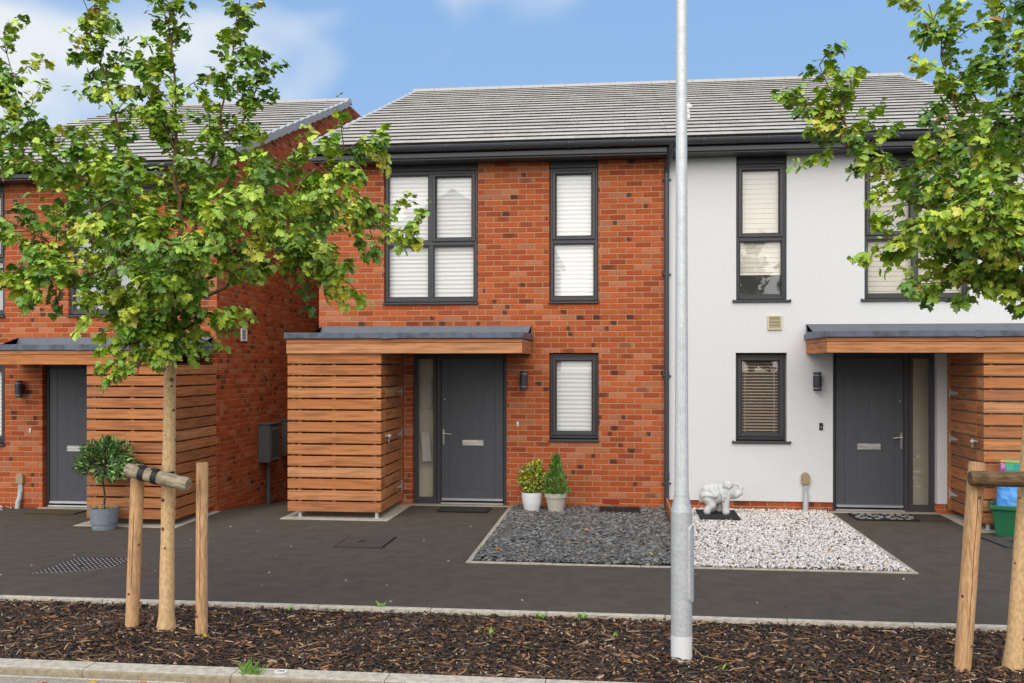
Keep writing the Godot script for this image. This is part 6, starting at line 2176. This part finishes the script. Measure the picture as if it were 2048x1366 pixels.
func _ready() -> void:
	make_light_and_camera()
	make_materials()
	make_ground()
	make_bricks()
	make_tiles()
	print("houses")
	var main := make_house("brick_house", "red brick house between alley and white house, slate bed at its front", -4.19, 1.0, 0.0, "main")
	downpipe(main)
	make_house("rendered_house", "white rendered house with a low brick plinth and dark framed windows", 5.43, -1.0, 0.0, "white")
	make_house("brick_house", "red brick house with meter boxes on its gable wall, bay tree in front", -5.68, -1.0, -0.14, "far")
	make_store("cedar slat bin store and porch canopy on the brick house with slate bed", -4.19, 1.0, 0.0, 201)
	make_store("cedar slat bin store and porch canopy on the white rendered house", 5.43, -1.0, 0.0, 202)
	make_store("cedar slat bin store and porch canopy behind the potted bay tree", -5.68, -1.0, -0.14, 203)
	# fittings
	wall_lamp(Vector3(-1.295, 1.732, 0.0), "dark cylinder wall lamp on brick beside the small window")
	wall_lamp(Vector3(2.567, 1.72, 0.0), "dark cylinder wall lamp on the white rendered wall")
	wall_lamp(Vector3(-8.63, 1.588, 0.0), "dark cylinder wall lamp above a cable cover on brick")
	cable_cover(Vector3(2.43, 0.02, 0.0), "beige hooded cable cover on the white rendered wall")
	cable_cover(Vector3(-8.655, -0.13, 0.0), "beige hooded cable cover on the brick wall under a lamp")
	air_vent(Vector3(2.034, 2.497, 0.0), 0.0, "cream louvred air vent on white render under the narrow window", 0.092, 0.096, 8, M.cream_plastic)
	air_vent(Vector3(-5.68, 2.39, -0.93), PI / 2, "small pale louvred vent on the brick gable wall", 0.1, 0.095, 7, M.white_plastic)
	for q in [[Vector3(-1.388, 1.13, 0), "small white doorbell on brick beside a grey door", M.white_plastic, "brick"], [Vector3(-8.51, 0.985, 0), "small white doorbell on brick below a wall lamp with cable cover", M.white_plastic, "brick"], [Vector3(2.631, 1.126, 0), "small black doorbell on the white rendered wall", M.black_plastic, "white"]]:
		var bell := thing("doorbell", q[1], "doorbell", q[0])
		var bm := MB.new()
		var sc := 1.0 if q[3] == "brick" else 1.5
		bm.mm(Vector3(-0.015 * sc, -0.032 * sc, 0.0), Vector3(0.015 * sc, 0.032 * sc, 0.016), 0.004)
		part("case", bm, q[2], bell)
		var bb := MB.new()
		bb.lathe(Vector3(0, -0.008, 0.016), [Vector2(0.009, 0.0), Vector2(0.008, 0.003), Vector2(0.0, 0.004)], 12, Color.WHITE, Basis(Vector3.RIGHT, PI / 2))
		part("button", bb, M.grey_plastic, bell)
	var ab := thing("air_brick", "bright red perforated air brick low in the brick wall", "air brick", Vector3(-0.121, 0.094, 0.0))
	var am := MB.new()
	am.mm(Vector3(-0.107, -0.032, -0.02), Vector3(0.107, 0.032, 0.006), 0.003)
	part("block", am, M.airbrick, ab)
	var ah := MB.new()
	for i in 9:
		for j in 3:
			ah.mm(Vector3(-0.094 + i * 0.0212, -0.024 + j * 0.017, 0.004), Vector3(-0.083 + i * 0.0212, -0.014 + j * 0.017, 0.0072), 0.0)
	part("holes", ah, M.crack, ab).set_meta("kind", "stuff")
	meter_box(-1.72, "grey meter box on the gable wall, whole front in view")
	meter_box(-2.75, "grey meter box on the gable wall, half behind the slatted store")
	var eb := MB.new()
	eb.cbox(Vector3.ZERO, Vector3(0.025, 0.2, 3.56), 0.003)
	solo("timber_edging", eb, M.edge_wood, "orange timber edging board standing between slate and pale gravel", "edging board", Vector3(0.622, 0.06, 1.84))
	make_lamp_post()
	make_stakes()
	make_pots()
	make_mats_and_grates()
	make_elephant()
	make_recycling()
	print("trees")
	leaf_white = maple_leaf(Color.WHITE)
	for k in TONES:
		leaf_tones.append(maple_leaf(k))
	var ta := make_tree("young maple with a straight pale trunk before the brick houses", LIMBS_A, 51, 1.0)
	make_tree("young maple with a knotted leaning trunk before the white house", LIMBS_B, 52, 1.0)
	var tc := ta.duplicate()
	tc.name = numbered("street_tree")
	add_child(tc)
	tc.position = Vector3(3.9, -0.1, 16.0)
	tc.rotation.y = 2.0
	tc.set_meta("label", "young maple across the road, mirrored in the white house window")
	far_house(-6.6, "gabled brick house across the road, mirrored in the large brick house window")
	far_house(11.2, "gabled brick house across the road, mirrored in the large white house window")
	make_loose()
	make_weeds()
	make_fallen()
	print("done")
